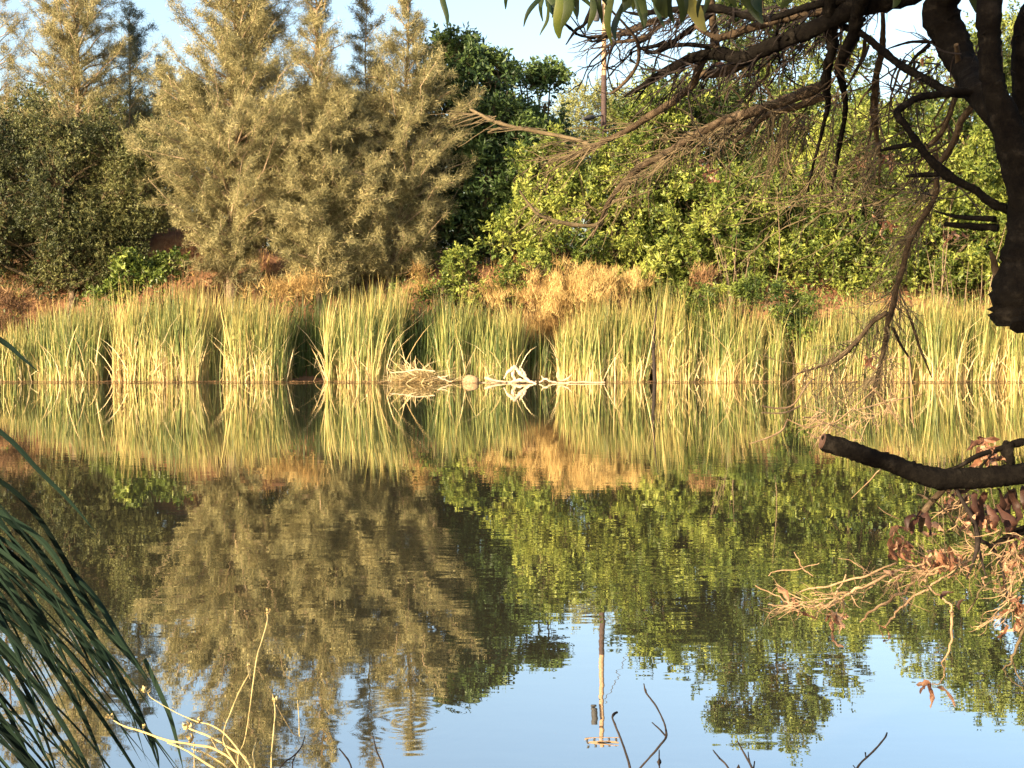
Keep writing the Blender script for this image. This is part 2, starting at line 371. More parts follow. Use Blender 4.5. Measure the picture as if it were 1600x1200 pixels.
def broad(name, label, px, Y, blobs, seed, leafmat, leaf=(.12, .045), dens=55, gap=.15, gapf=1.6, group=None, cat='tree', n_leaf=8, rad=.11, up=.35, twigs=.25, depth=.85, world=False, shoot=1.0):
    rng = np.random.default_rng(seed)
    x0 = px if world else at(px, 400, Y)[0]; gz = tz(x0, Y); root = empty(name, (x0, Y, gz), label, cat, group)
    tb = MB(); bb = MB(); lb = MB()
    cs = []
    for bl in blobs:
        
        if world: c = np.array(bl[:3], float); rx, ry, rz = bl[3:]
        else: c = at(bl[0], bl[1], Y+(bl[4] if len(bl) > 4 else 0)); rx = bl[2]*Y/F; rz = bl[3]*Y/F; ry = min(rx, rz*1.3)*depth
        cs.append((c, rx, ry, rz))
    low = min(c[2]-.3*rz for c, _, _, rz in cs); fork = np.array([x0, Y, max(gz+.3, gz+(low-gz)*.55)])
    tube(tb, [(x0, Y, gz-.2), (x0+.05, Y, gz+(fork[2]-gz)*.5), fork], [rad*1.2, rad, rad*.9], 3, 8, .08, rng)
    for c, rx, ry, rz in cs:
        mid = (fork+c)/2+rng.normal(0, .2, 3)
        tube(bb, [fork, mid, c], [rad*.7, rad*.45, rad*.2], 3, 6, .06, rng)
        for k in range(int(6+rx*5)):
            d = rdir(rng, 1)[0]; d[2] = abs(d[2])*.8; tip = c+d*np.array([rx, ry, rz])*rng.uniform(.6, 1.02)
            tube(bb, [c, (c+tip)/2+rng.normal(0, .12, 3), tip], [.025, .014, .004], 2, 4, cap=False)
        N = int(dens*4.19*(rx*ry+ry*rz+rx*rz))
        d = rdir(rng, N); r = rng.uniform(.35, 1.06, N)**.6
        # uneven outline
        r = r*(1+.17*n3(d, 3.3, seed+int(c[0]*7) & 1023)+.13*n3(d, 7.5, seed+int(c[0]*5) & 1023))
        p = c+d*r[:, None]*np.array([rx, ry, rz])
        ok = (n3(p, gapf*2, seed+5) > -1.0+gap*2.2)
        p = p[ok]; d = d[ok]
        gz_ = tz_np(p[:, 0], p[:, 1]); ok = p[:, 2] > gz_+.05; p = p[ok]; d = d[ok]
        # leafy shoots that break the outline
        ns = int(7*(rx*rz)**.5*6) if len(p) > 10 and shoot > 0 else 0
        if ns:
            j = rng.choice(np.where(d[:, 2] > -.3)[0], ns); sd_ = unit(d[j]+rng.normal(0, .35, (ns, 3))+np.array([0, 0, .7])); Ls = rng.uniform(.25, .85, ns)*shoot
            for t_ in np.linspace(.15, 1, 7):
                p = np.vstack([p, p[j]+sd_*(Ls*t_)[:, None]]); d = np.vstack([d, sd_])
            for q_, w_, l_ in zip(p[j], sd_, Ls): tube(bb, [q_-w_*.3, q_+w_*l_], [.010, .003], 1, 3, cap=False)
        n = len(p)
        ax = unit(d*.6+rng.normal(0, .6, (n, 3))+np.array([0, 0, up]))
        tone = np.clip(rng.normal(.45, .17, n)+.25*n3(p, 2.2, seed+9)+.22*n3(p, .9, seed+19), 0, 1)
        P = np.repeat(p, n_leaf, 0); A = np.repeat(ax, n_leaf, 0); T = np.repeat(tone, n_leaf)
        off = rng.uniform(0, leaf[0]*1.8, len(P))
        side = unit(np.cross(A, rdir(rng, len(P))))
        D = unit(A*rng.uniform(.1, 1.1, len(P))[:, None]+side)
        leaves(lb, P+A*off[:, None], D, leaf[0]*rng.uniform(.4, 1.3, len(P))*np.repeat(rng.uniform(.65, 1.15, n), n_leaf), leaf[1]*rng.uniform(.7, 1.3, len(P)), rng,
               np.clip(T+rng.normal(0, .12, len(P)), 0, 1))
        tw = np.where(rng.random(n) < twigs)[0]
        if len(tw):
            q = p[tw]; a_ = ax[tw]; sd = unit(np.cross(a_, rdir(rng, len(tw))))*.007
            b0 = q-a_*.35
            V = np.stack([b0-sd, b0+sd, q+a_*leaf[0]*1.5], 1).reshape(-1, 3)
            bb.add(V, np.arange(len(V)).reshape(-1, 3))
    tb.build('trunk', M['trunk'], root, True); bb.build('branches', M['twig'], root); lb.build('foliage', leafmat, root)
    return root

# ---- left side
pine('pine_tree', 'sparse greyish pine at the left edge with open drooping top', -6, 43.5, -60,
     [(450, 30), (250, 60), (180, 60), (90, 50), (20, 36), (-60, 6)], 90, 11, M['pine_thin'], dens=.6, rad=.1)
pine('pine_tree', 'tan bushy pine rising above the round dark tree at left', 122, 42.5, -80,
     [(450, 60), (300, 100), (200, 112), (150, 100), (100, 96), (50, 82), (0, 66), (-80, 30)], 330, 12, M['pine'], dens=.8, thin=.35, thin_row=170)
pine('pine_tree', 'dark bluish green slim pine right behind the tan bushy pine at left', 196, 45, 10,
     [(450, 40), (250, 42), (170, 46), (110, 38), (60, 28), (30, 16), (10, 3)], 110, 13, M['pine_dark'], dens=.75, rad=.1)
pine('pine_tree', 'tiny pointed pine tip standing in the sky gap left of the big pine', 250, 44, 88,
     [(450, 26), (220, 26), (160, 18), (120, 12), (88, 2)], 80, 14, M['pine_thin'], dens=.8, rad=.07, trim=.5)
pine('pine_tree', 'low tan pine tip between tiny pointed pine and big pine', 274, 43, 112,
     [(450, 40), (230, 36), (160, 20), (112, 3)], 90, 15, M['pine'], dens=.9, rad=.07, trim=.6)
broad('round_tree', 'dense dark olive round tree at the left above the reeds', 110, 39.3,
      [(100, 290, 130, 110), (-20, 290, 120, 110), (195, 300, 78, 95), (30, 385, 100, 75), (120, 395, 90, 66), (190, 235, 60, 45), (175, 420, 55, 34), (80, 225, 80, 40), (-90, 350, 100, 110)],
      21, M['olive'], leaf=(.10, .042), dens=62, gap=.17, gapf=1.2, n_leaf=9, twigs=.2)
# ---- the big tan pines in the middle left
pine('pine_tree', 'biggest tan feathery pine, its top cut by the frame', 362, 38.6, -190,
     [(435, 30), (400, 50), (370, 75), (340, 108), (300, 132), (250, 152), (190, 152), (155, 118), (110, 86), (60, 88), (0, 84), (-100, 70), (-190, 25)], 560, 31, M['pine'], dens=.9, rad=.2, thin=.35, thin_row=130)
pine('pine_tree', 'slender open topped pine close right of the biggest pine', 497, 38.3, -38,
     [(440, 70), (380, 80), (280, 85), (190, 70), (150, 52), (90, 50), (40, 42), (0, 32), (-38, 14)], 190, 32, M['pine'], dens=.5)
pine('pine_tree', 'thin spindly pine top with upturned twigs against the sky', 572, 39.6, -50,
     [(440, 40), (250, 40), (160, 30), (90, 24), (30, 24), (-10, 20), (-50, 6)], 95, 33, M['pine_thin'], dens=.55, rad=.06, trim=.6)
pine('pine_tree', 'wide tan pine in front of the dark green tree', 610, 39.6, -12,
     [(445, 60), (400, 78), (330, 92), (280, 98), (220, 98), (170, 92), (130, 74), (90, 50), (50, 34), (15, 18), (-12, 8)], 380, 34, M['pine'], dens=.8, lean=.45, thin=.62, thin_row=140)
pine('pine_tree', 'low tan pine with drooping skirt filling the gap between two tan pines', 505, 38.4, 140,
     [(455, 40), (400, 85), (340, 110), (260, 115), (200, 90), (160, 60), (140, 30)], 330, 35, M['pine'], dens=.85, elev=(5, 45), rad=.1)
# ---- dark green tree and its neighbour
broad('broadleaf_tree', 'tall dark green broadleaf tree right of the tan pines', 735, 41.3,
      [(725, 118, 66, 50), (700, 92, 40, 28), (690, 190, 70, 70), (765, 205, 66, 64), (810, 225, 52, 50), (730, 290, 92, 70), (690, 370, 80, 60), (785, 370, 70, 60), (775, 125, 34, 24), (830, 290, 50, 60)],
      41, M['dark'], leaf=(.20, .085), dens=28, gap=.3, gapf=1.3, n_leaf=7, shoot=.45)
broad('broadleaf_tree', 'smaller dark green tree whose ragged top stands left of the pole', 850, 44.5,
      [(860, 124, 22, 12), (822, 128, 26, 16), (800, 172, 44, 22), (850, 168, 26, 18), (835, 215, 50, 36), (850, 290, 66, 60), (810, 110, 22, 14)],
      42, M['dark'], leaf=(.20, .085), dens=60, gap=.26, gapf=1.6, n_leaf=7, shoot=.5)
broad('broadleaf_tree', 'pale yellowish green tree far behind the base of the pole', 930, 58,
      [(925, 185, 60, 46), (990, 196, 60, 50), (905, 240, 60, 50)], 43, M['pale'], leaf=(.12, .05), dens=40, gap=.05)
# ---- bright green bank trees on the right
BG = 'bright green leafy trees on the right bank'
broad('broadleaf_tree', 'bright green sapling beside the dark tree, leftmost of the bright leafy trees', 850, 38.9,
      [(845, 300, 45, 42), (890, 330, 55, 50), (835, 375, 42, 42), (880, 400, 50, 38), (862, 262, 34, 24)], 51, M['bright'], leaf=(.18, .068), n_leaf=8, dens=24, gap=.35, group=BG, rad=.06)
broad('broadleaf_tree', 'bright green tree directly below the lamp on the pole', 960, 39.8,
      [(972, 262, 55, 44), (1012, 205, 44, 38), (940, 310, 70, 60), (1010, 290, 62, 60), (960, 385, 75, 55), (1040, 175, 34, 26)], 52, M['bright'], leaf=(.18, .068), n_leaf=8, dens=30, gap=.2, group=BG)
broad('broadleaf_tree', 'mid green tree with a domed top right of the pole', 1080, 41.5,
      [(1060, 180, 62, 42), (1110, 200, 65, 50), (1080, 270, 80, 60), (1060, 350, 70, 60), (1135, 165, 46, 30)], 53, M['mid'], leaf=(.165, .065), n_leaf=8, dens=33, gap=.25, group=BG)
broad('broadleaf_tree', 'tall thin crowned tree seen through the hanging branches against the sky', 1205, 44.5,
      [(1185, 40, 62, 50), (1240, 95, 66, 48), (1150, 105, 52, 40), (1300, 110, 44, 34), (1190, 165, 80, 50), (1230, 0, 50, 34), (1280, 50, 40, 26), (1140, 30, 36, 24)], 54, M['mid'], leaf=(.165, .065), n_leaf=8, dens=18, gap=.42, gapf=1.7, group=BG)
broad('broadleaf_tree', 'bright leafy tree with low skirts in the middle of the right bank', 1110, 39.3,
      [(1095, 345, 75, 60), (1055, 410, 72, 46), (1130, 420, 70, 46), (1150, 330, 60, 55), (1015, 440, 55, 34)], 55, M['bright'], leaf=(.18, .068), n_leaf=8, dens=30, gap=.27, group=BG)
broad('broadleaf_tree', 'broad green tree behind the densest tangle of dead twigs', 1215, 41.2,
      [(1210, 230, 85, 55), (1270, 200, 60, 46), (1230, 310, 88, 62), (1200, 390, 80, 60)], 56, M['mid'], leaf=(.165, .065), n_leaf=8, dens=31, gap=.27, group=BG)
broad('broadleaf_tree', 'bright green tree standing over the leaning dead twig', 1320, 39.6,
      [(1310, 290, 80, 62), (1355, 350, 76, 62), (1270, 410, 84, 52), (1360, 425, 80, 46), (1330, 235, 60, 44)], 57, M['bright'], leaf=(.18, .068), n_leaf=8, dens=30, gap=.2, group=BG)
broad('broadleaf_tree', 'green tree with a rounded top below the bright sky gap', 1395, 42,
      [(1380, 215, 70, 46), (1440, 200, 60, 48), (1400, 280, 80, 60), (1340, 185, 42, 30)], 58, M['mid'], leaf=(.165, .065), n_leaf=8, dens=33, gap=.24, group=BG)
broad('broadleaf_tree', 'bright green tree left of the hanging black limb', 1480, 39.5,
      [(1465, 300, 76, 62), (1510, 230, 62, 54), (1460, 390, 80, 55), (1530, 370, 62, 60), (1440, 435, 66, 34)], 59, M['bright'], leaf=(.18, .068), n_leaf=8, dens=30, gap=.27, group=BG)
broad('broadleaf_tree', 'tall green tree at the right edge behind the black limb', 1590, 43,
      [(1580, 90, 72, 60), (1550, 170, 66, 52), (1620, 200, 90, 80), (1600, 300, 80, 70), (1480, 130, 44, 34), (1660, 110, 80, 70)], 60, M['mid'], leaf=(.165, .065), n_leaf=8, dens=25, gap=.36, group=BG)
broad('broadleaf_tree', 'bright green tree at the right edge low behind the limb stump', 1620, 39.4,
      [(1590, 330, 70, 60), (1640, 400, 90, 70), (1570, 430, 60, 40)], 61, M['bright'], leaf=(.18, .068), n_leaf=8, dens=28, gap=.27, group=BG)
# ---- darker trees further up the slope
BK = 'dark trees behind the front row'
bk = [(40, 215, 110, 'behind the left edge pine'), (215, 225, 95, 'behind the tiny pointed pine'), (430, 225, 95, 'behind the slender open topped pine'),
      (600, 235, 90, 'behind the wide tan pine'), (780, 250, 95, 'behind the tall dark green tree'), (1060, 250, 110, 'behind the domed mid green tree'),
      (1250, 260, 110, 'behind the tangle of dead twigs'), (1440, 260, 110, 'behind the right bank below the sky gap'), (1620, 260, 110, 'behind the right edge trees')]
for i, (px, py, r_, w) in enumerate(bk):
    broad('broadleaf_tree', 'dark green tree %s' % w, px, 49+(i % 3)*1.2,
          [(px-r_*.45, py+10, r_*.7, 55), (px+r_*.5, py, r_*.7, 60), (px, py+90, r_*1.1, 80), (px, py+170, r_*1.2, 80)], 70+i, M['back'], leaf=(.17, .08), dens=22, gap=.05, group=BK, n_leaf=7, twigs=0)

# unseen tree added behind the camera, crown shaped to shade the limb and the blades
def sunline(u, h, A):
    s_ = unit(np.array([TOSUN.x, TOSUN.y])); p_ = np.array([-s_[1], s_[0]]); q = u*p_+A*s_; return [q[0], q[1], h+math.tan(R(SUN_EL))*A]
A_ = 3.4; tq = sunline(-2.55, 0, A_+.6); sb_ = [sunline(-1.45, 3.6, A_)+[.75, .75, .75], sunline(-1.0, 3.9, A_+.4)+[.6, .6, .6], sunline(-2.2, .95, A_)+[.42, .5, .55], sunline(-1.9, 3.3, A_)+[.35, .4, .4]]
broad('broadleaf_tree', 'unseen leafy tree added behind the viewpoint to shade limb and blades', tq[0], tq[1], sb_, 66, M['dark'], leaf=(.12, .055), dens=150, gap=.0, n_leaf=9, world=True, rad=.12, shoot=0)

# ------------------------------------------------------------------ small plants of the bank
def shrub(name, label, px, Y, blobs, seed, mat, leaf, dens, cat='shrub', **k):
    return broad(name, label, px, Y, blobs, seed, mat, leaf=leaf, dens=dens, cat=cat, rad=.02, shoot=.35, gap=k.pop('gap', .25), **k)
shrub('shrub', 'yellow green big leaved bush below the round dark tree', 202, 37.4, [(203, 432, 17, 26), (190, 460, 22, 12), (226, 440, 10, 12)], 81, M['bright'], (.17, .08), 50)
shrub('shrub', 'small green sprig on the red earth beside the round dark tree', 267, 38.2, [(267, 418, 22, 13)], 82, M['bright'], (.14, .07), 70)
shrub('shrub', 'small leafy bush on the bank under the dark green tree', 718, 38, [(718, 412, 22, 18), (735, 450, 30, 22), (690, 462, 26, 14)], 83, M['bright'], (.13, .055), 50)
shrub('shrub', 'yellowing bush left of the straw coloured thicket', 835, 37.8, [(830, 425, 38, 26), (812, 455, 30, 18)], 84, M['bright'], (.13, .055), 50)
shrub('shrub', 'leafy bush poking out of the reeds under the right bank trees', 1075, 35.7, [(1080, 500, 26, 18), (1095, 470, 26, 18)], 85, M['bright'], (.13, .05), 45)
shrub('shrub', 'low leafy bush over the reeds left of the leaning dead twig', 1240, 35.7, [(1235, 485, 34, 22), (1200, 460, 44, 22), (1250, 520, 22, 18)], 86, M['bright'], (.13, .05), 45)

def thicket(name, label, px, Y, blobs, seed, mat, n_, cat, L=(.15, .4), W=(.01, .022), upb=.5):
    rng = np.random.default_rng(seed); x0 = at(px, 400, Y)[0]
    root = empty(name, (x0, Y, tz(x0, Y)), label, cat); mb = MB(); sb = MB()
    for (bx, by, rx, ry) in blobs:
        c = at(bx, by, Y); rr = np.array([rx, min(rx, ry*1.5), ry])*Y/F
        n = int(n_*rr[0]*rr[2]*4)
        p = c+rdir(rng, n)*(rng.random(n)**.8*1.35)[:, None]*rr; p = p[n3(p, 5, seed+3) > -.35]
        p = p[p[:, 2] > tz_np(p[:, 0], p[:, 1])]; n = len(p)
        tone = np.clip(.5+.4*n3(p, 4, seed), 0, 1)
        K = 7
        P = np.repeat(p, K, 0)+rng.normal(0, .04, (n*K, 3)); D = unit(rng.normal(0, .45, (n*K, 3))+[0, 0, upb])
        needles(mb, P, D, rng.uniform(*L, n*K), rng.uniform(*W, n*K), rng, np.clip(np.repeat(tone, K)+rng.normal(0, .2, n*K), 0, 1))
        for k in range(14):
            b = np.array([c[0]+rng.normal(0, rr[0]*.5), Y+rng.normal(0, .2), 0]); b[2] = tz(b[0], b[1])
            t = c+rdir(rng, 1)[0]*rr*.9
            tube(sb, [b, (b+t)/2+rng.normal(0, .1, 3), t], [.012, .008, .003], 2, 3, cap=False)
    mb.build('foliage', mat, root); sb.build('stems', M['twig'], root); return root
thicket('straw_bush', 'straw coloured dry thicket on the bank left of the bright trees', 890, 37.4,
        [(895, 455, 62, 34), (850, 480, 50, 24), (930, 470, 40, 26), (865, 430, 34, 18), (850, 520, 36, 22), (965, 440, 50, 15), (800, 472, 34, 14)], 91, M['straw'], 520, 'dry bush', (.12, .3), (.008, .016), .9)
thicket('rust_bush', 'rusty dry bush at the left edge above the reeds', 25, 37.2, [(10, 470, 40, 22), (0, 505, 36, 18)], 92, M['rust'], 330, 'dry bush')
thicket('dead_brush', 'brown dead brush hanging low under the biggest pine', 330, 37.9, [(315, 412, 38, 13), (380, 440, 46, 12)], 93, M['pine_thin'], 160, 'dry bush', upb=.1)
thicket('dead_brush', 'grey brown dead stems between reeds and the biggest pine', 450, 37.2, [(440, 455, 50, 14), (480, 446, 30, 18)], 94, M['straw'], 170, 'dry bush')
thicket('dry_fern', 'orange dried fern between tan pines and the dark green tree', 655, 37.9, [(655, 432, 15, 12), (640, 452, 30, 8)], 95, M['straw'], 330, 'fern')
thicket('dry_fern', 'orange dried leaves low among the bright trees', 1100, 37.6, [(1100, 435, 20, 14)], 96, M['rust'], 300, 'fern')
thicket('dry_fern', 'straw coloured fern beside the small leafy bush on the bank', 775, 37.6, [(775, 455, 34, 18)], 97, M['straw'], 200, 'fern', (.1, .25), (.008, .015))

# dry grass over the whole bank: nobody could count it
rng = np.random.default_rng(101); mb = MB()
n = 60000; x = rng.uniform(-22, 22, n); y = 36.4+rng.random(n)**1.3*6.5
den = np.exp(-((x-1.6)/1.9)**2)+np.exp(-((x+9)/3.5)**2)*.4+np.exp(-((x+17)/3)**2)+.10; ok = (n3(np.stack([x, y, y*0], -1), 1.6, 3) > -.5) & (rng.random(n) < den); x = x[ok]; y = y[ok]; n = len(x)
P = np.stack([x, y, tz_np(x, y)-.02], -1); D = unit(rng.normal(0, .35, (n, 3))+[0, 0, 1])
needles(mb, P, D, rng.uniform(.15, .55, n), rng.uniform(.012, .026, n), rng)
tag(mb.build('dry_grass', M['straw']), 'dry straw and rust coloured grass covering the far bank', 'grass', kind='stuff')

n = 5200; x = rng.uniform(-22, 22, n); y = 36.5+rng.random(n)**1.2*3.4
den = 1-.95*np.exp(-((x-1.6)/2.0)**2)-.9*np.exp(-((x+9.5)/2.6)**2)-.8*np.exp(-((x+17)/2)**2); ok = (rng.random(n) < den) & (n3(np.stack([x, y, y*0], -1), 2.2, 33) > -.45)
x = x[ok]; y = y[ok]; n = len(x); P = np.stack([x, y, tz_np(x, y)+rng.random(n)*.75], -1)
mb = MB(); P = np.repeat(P, 9, 0)+rng.normal(0, .09, (n*9, 3)); D = unit(rng.normal(0, .7, (n*9, 3))+[0, -.2, .6])
leaves(mb, P, D, rng.uniform(.08, .2, n*9), rng.uniform(.03, .07, n*9), rng, np.clip(np.repeat(rng.random(n), 9)*.7+rng.random(n*9)*.3, 0, 1))
tag(mb.build('undergrowth', M['mid']), 'low green leafy undergrowth between the reeds and the trees', 'undergrowth', kind='stuff')

# dead stems standing between the reeds and the trees
for k, (px, py, Y, hh, lab) in enumerate([(400, 455, 37.5, 150, 'bare pale sapling stems in front of the biggest pine'),
                                      (545, 455, 37.5, 90, 'bare dead stems below the wide tan pine'), (700, 450, 37.8, 95, 'bare forked stems under the dark green tree'), (1150, 480, 38.0, 230, 'bare pale stems among the bright trees near the pole'), (1490, 470, 38.2, 230, 'bare pale stems among the bright trees left of the black limb'), (960, 455, 38.0, 130, 'bare pale stems at the right end of the straw thicket')]):
    rng = np.random.default_rng(300+k); x0 = at(px, 400, Y)[0]; root = empty('dead_sapling', (x0, Y, tz(x0, Y)), lab, 'dead shrub', 'bare dead stems along the bank')
    sb = MB(); tw = MB()
    for j in range(9):
        b = np.array([x0+rng.normal(0, .5), Y+rng.normal(0, .2), 0]); b[2] = tz(b[0], b[1])-.05
        t = b+np.array([rng.normal(0, .45), rng.normal(0, .2), hh*Y/F*rng.uniform(.4, 1)])
        mid = (b+t)/2+rng.normal(0, .12, 3)
        tube(sb, [b, mid, t], [.022, .015, .005], 3, 4, cap=False)
        for q in range(5):
            s = mid+(t-mid)*rng.random(); tube(tw, [s, s+rdir(rng, 1)[0]*.3+[0, 0, .15]], [.006, .002], 1, 3, cap=False)
    sb.build('stems', M['trunk'], root); tw.build('twigs', M['twig'], root)

# ------------------------------------------------------------------ reeds
TOPX = [-200, 0, 20, 60, 110, 160, 230, 300, 380, 440, 500, 560, 620, 680, 730, 800, 860, 930, 1000, 1060, 1120, 1200, 1280, 1360, 1440, 1520, 1600, 1800]
TOPY = [490, 520, 500, 488, 472, 462, 452, 450, 462, 470, 458, 450, 452, 458, 472, 478, 500, 470, 452, 450, 462, 482, 478, 470, 462, 462, 468, 470]
def blade_strip(mb, B, T, W, bend, rng, rnd, seg=4):
    """tapered strips from base B to tip T with a sideways bend near the tip"""
    n = len(B); s = np.linspace(0, 1, seg+1)
    ax = T-B; sd = unit(np.stack([rng.normal(1, .5, n), rng.normal(0, .6, n), np.zeros(n)], -1))
    V = []; H = []
    for k, t in enumerate(s):
        c = B+ax*t+bend*(t**2.4)[None] if np.ndim(t) else B+ax*t+bend*(t**2.4)
        w = W*(1-t**5)*.5+.001
        V.append(c-sd*w[:, None]); V.append(c+sd*w[:, None]); H += [np.full(n, t)]*2
    V = np.stack(V, 1); H = np.stack(H, 1); m = 2*(seg+1)
    base = (np.arange(n)*m)[:, None]
    F_ = np.concatenate([base+np.array([2*k, 2*k+1, 2*k+3, 2*k+2]) for k in range(seg)], 0)
    mb.add(V.reshape(-1, 3), F_, np.tile(rnd, seg), H.reshape(-1))
def reed_clump(label, x0, x1, yf, depth, seed, hscale=1.0, green=.5, per=230, dry=.22, lean=0.0):
    rng = np.random.default_rng(seed)
    X0 = at(x0, 500, yf)[0]; X1 = at(x1, 500, yf)[0]; w = X1-X0
    root = empty('reed_clump', ((X0+X1)/2, yf+depth/2, 0), label, 'reeds', 'cattail reeds along the far shore')
    n = int(w*depth*per*1.75)
    x = rng.uniform(X0, X1, n); e_ = .25*np.sin(x*2.3+seed)+.15*np.sin(x*5.1)
    y = yf+e_+rng.random(n)*(depth)
    # rounded ends
    en = np.minimum(x-X0, X1-x); ok = (y-yf) > (.35*np.exp(-en/.2)); x = x[ok]; y = y[ok]; n = len(x)
    # tussocks
    tus = n3(np.stack([x, y*.6, y*0], -1), 6, seed); ok = tus > -.95; x = x[ok]; y = y[ok]; tus = tus[ok]; n = len(x)
    z0 = np.maximum(tz_np(x, y), -.12)
    px = 800+x/y*F
    top = np.interp(px, TOPX, TOPY)+7*np.sin(px*.06)+6*np.sin(px*.17)+5*np.sin(px*.41+2)
    zt = CAMZ-(top+5-494)/F*y
    h = (zt-z0)*np.clip(rng.normal(.82, .17, n)+.08*tus, .25, 1.16)*hscale
    B = np.stack([x, y, z0], -1)
    ln = rng.normal(lean, .055, n)+.02*np.sin(x*3.7+seed)+.02*np.sin(x*11+y*6)
    T = B+np.stack([ln*h, rng.normal(-.03, .08, n)*h, h], -1)
    bend = np.stack([rng.normal(.03, .11, n)*h*.6, rng.normal(0, .1, n)*h*.6, -np.abs(rng.normal(0, .05, n))*h], -1)
    g = np.clip(1-green+rng.normal(0, .34, n)+.14*tus, 0, 1)
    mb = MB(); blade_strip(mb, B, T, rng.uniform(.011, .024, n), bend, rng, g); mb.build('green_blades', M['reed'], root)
    nd = int(n*dry); i = rng.integers(0, n, nd); B2 = B[i]+rng.normal(0, .03, (nd, 3)); hh = h[i]*rng.uniform(.25, .85, nd)
    l2 = rng.normal(0, .13, nd); T2 = B2+np.stack([l2*hh, rng.normal(-.1, .2, nd)*hh, hh], -1)
    b2 = np.stack([rng.normal(0, .28, nd)*hh, rng.normal(-.1, .2, nd)*hh, -np.abs(rng.normal(0, .35, nd))*hh], -1)
    mb = MB(); blade_strip(mb, B2, T2, rng.uniform(.012, .026, nd), b2, rng, rng.random(nd)); mb.build('dry_stalks', M['dryreed'], root)
    return root
reed_clump('yellow green reeds at the far left up to the first narrow dark slit', -190, 152, 35.0, 2.2, 201, green=.5)
reed_clump('tall golden reeds between the first dark slit and the wide dark recess', 168, 442, 34.9, 2.3, 202, green=.42, dry=.3, lean=.02)
reed_clump('sparse reeds coloured dark for shade at the back of the wide dark recess', 442, 502, 36.3, .9, 203, green=1.25, per=230, dry=.03)  # reed colour pushed dark to stand in for the recess shade
reed_clump('green and tan reeds between the wide dark recess and the reed pile', 502, 622, 35.0, 2.2, 204, green=.5, dry=.3, lean=.03)
reed_clump('reeds coloured dark for shade, set back behind the collapsed reed pile', 618, 690, 36.0, 1.2, 205, green=1.1, per=200, dry=.06, lean=.05)  # darkest reed tones imitate the shade in this gap
reed_clump('bushy lime green reeds right of the collapsed reed pile', 682, 815, 35.3, 1.8, 206, green=.72, dry=.10)
reed_clump('thin low reeds in front of the straw thicket', 812, 872, 36.0, 1.1, 207, green=.6, per=110, hscale=.85)
reed_clump('tan reeds with a dark upright stem at their right end', 874, 1018, 35.0, 2.2, 208, green=.45, dry=.28)
reed_clump('tall reeds below the leafy bush right of the dark stem', 1028, 1190, 35.0, 2.2, 209, green=.48, dry=.32)
reed_clump('yellow reeds behind the pale hooked twigs', 1186, 1400, 35.0, 2.2, 210, green=.45, dry=.25)
reed_clump('straw coloured reeds at the right below the black limb stump', 1396, 1800, 35.0, 2.3, 211, green=.36, dry=.35)
rng = np.random.default_rng(77); mb = MB(); n = 70
x = rng.uniform(-15, 16, n); y = 34.9+rng.random(n)*.5; B = np.stack([x, y, rng.uniform(-.05, .5, n)], -1); ln = rng.choice([-1, 1], n)*rng.uniform(.1, .6, n)
T = B+np.stack([ln, rng.normal(-.1, .1, n), rng.uniform(.3, 1.5, n)], -1)
blade_strip(mb, B, T, rng.uniform(.014, .026, n), np.stack([ln*.4, np.zeros(n), -rng.random(n)*.6], -1), rng, rng.random(n))
tag(mb.build('broken_reeds', M['dryreed']), 'bleached broken reed stems leaning across the front of the reed bed', 'reeds', kind='stuff')
# dark stem
root = empty('dead_post', (*at(1022, 590, 34.9)[:2], -.3), 'dark upright dead stem standing at the water edge between reeds', 'dead stem')
mb = MB(); rng = np.random.default_rng(7)
tube(mb, [at(1024, 615, 34.9), at(1022, 570, 34.9), at(1021, 530, 35), at(1026, 480, 35.1), at(1030, 450, 35.1)], [.06, .055, .045, .02, .008], 4, 7, .12, rng)
mb.build('stem', M['darktwig'], root, True)
# collapsed reeds
root = empty('reed_pile', (*at(655, 597, 34.7)[:2], 0), 'collapsed heap of pale dry reeds lying on the water', 'reed pile')
mb = MB(); n = 700; c = at(660, 597, 34.8); rng = np.random.default_rng(8)
B = np.stack([c[0]+rng.normal(0, .38, n), c[1]+rng.normal(0, .3, n), rng.random(n)**1.6*.38*1.0], -1); B[:, 2] *= np.exp(-((B[:, 0]-c[0])/.6)**2)
T = B+np.stack([rng.normal(-.1, .5, n), rng.normal(0, .3, n), rng.normal(.02, .1, n)], -1); T[:, 2] = np.maximum(T[:, 2], .0)
blade_strip(mb, B, T, rng.uniform(.015, .03, n), np.stack([rng.normal(0, .1, n), rng.normal(0, .1, n), -rng.random(n)*.1], -1), rng, rng.random(n))
n = 60; B = np.stack([c[0]+rng.normal(-.1, .3, n), c[1]+.3+rng.random(n)*.3, np.full(n, .1)], -1); T = B+np.stack([rng.normal(-.5, .3, n), rng.normal(0, .1, n), rng.uniform(.2, .8, n)], -1)
blade_strip(mb, B, T, rng.uniform(.012, .022, n), np.stack([rng.normal(.3, .3, n), np.zeros(n), -rng.random(n)*.3], -1), rng, rng.random(n))
mb.build('dry_blades', M['dryreed'], root)
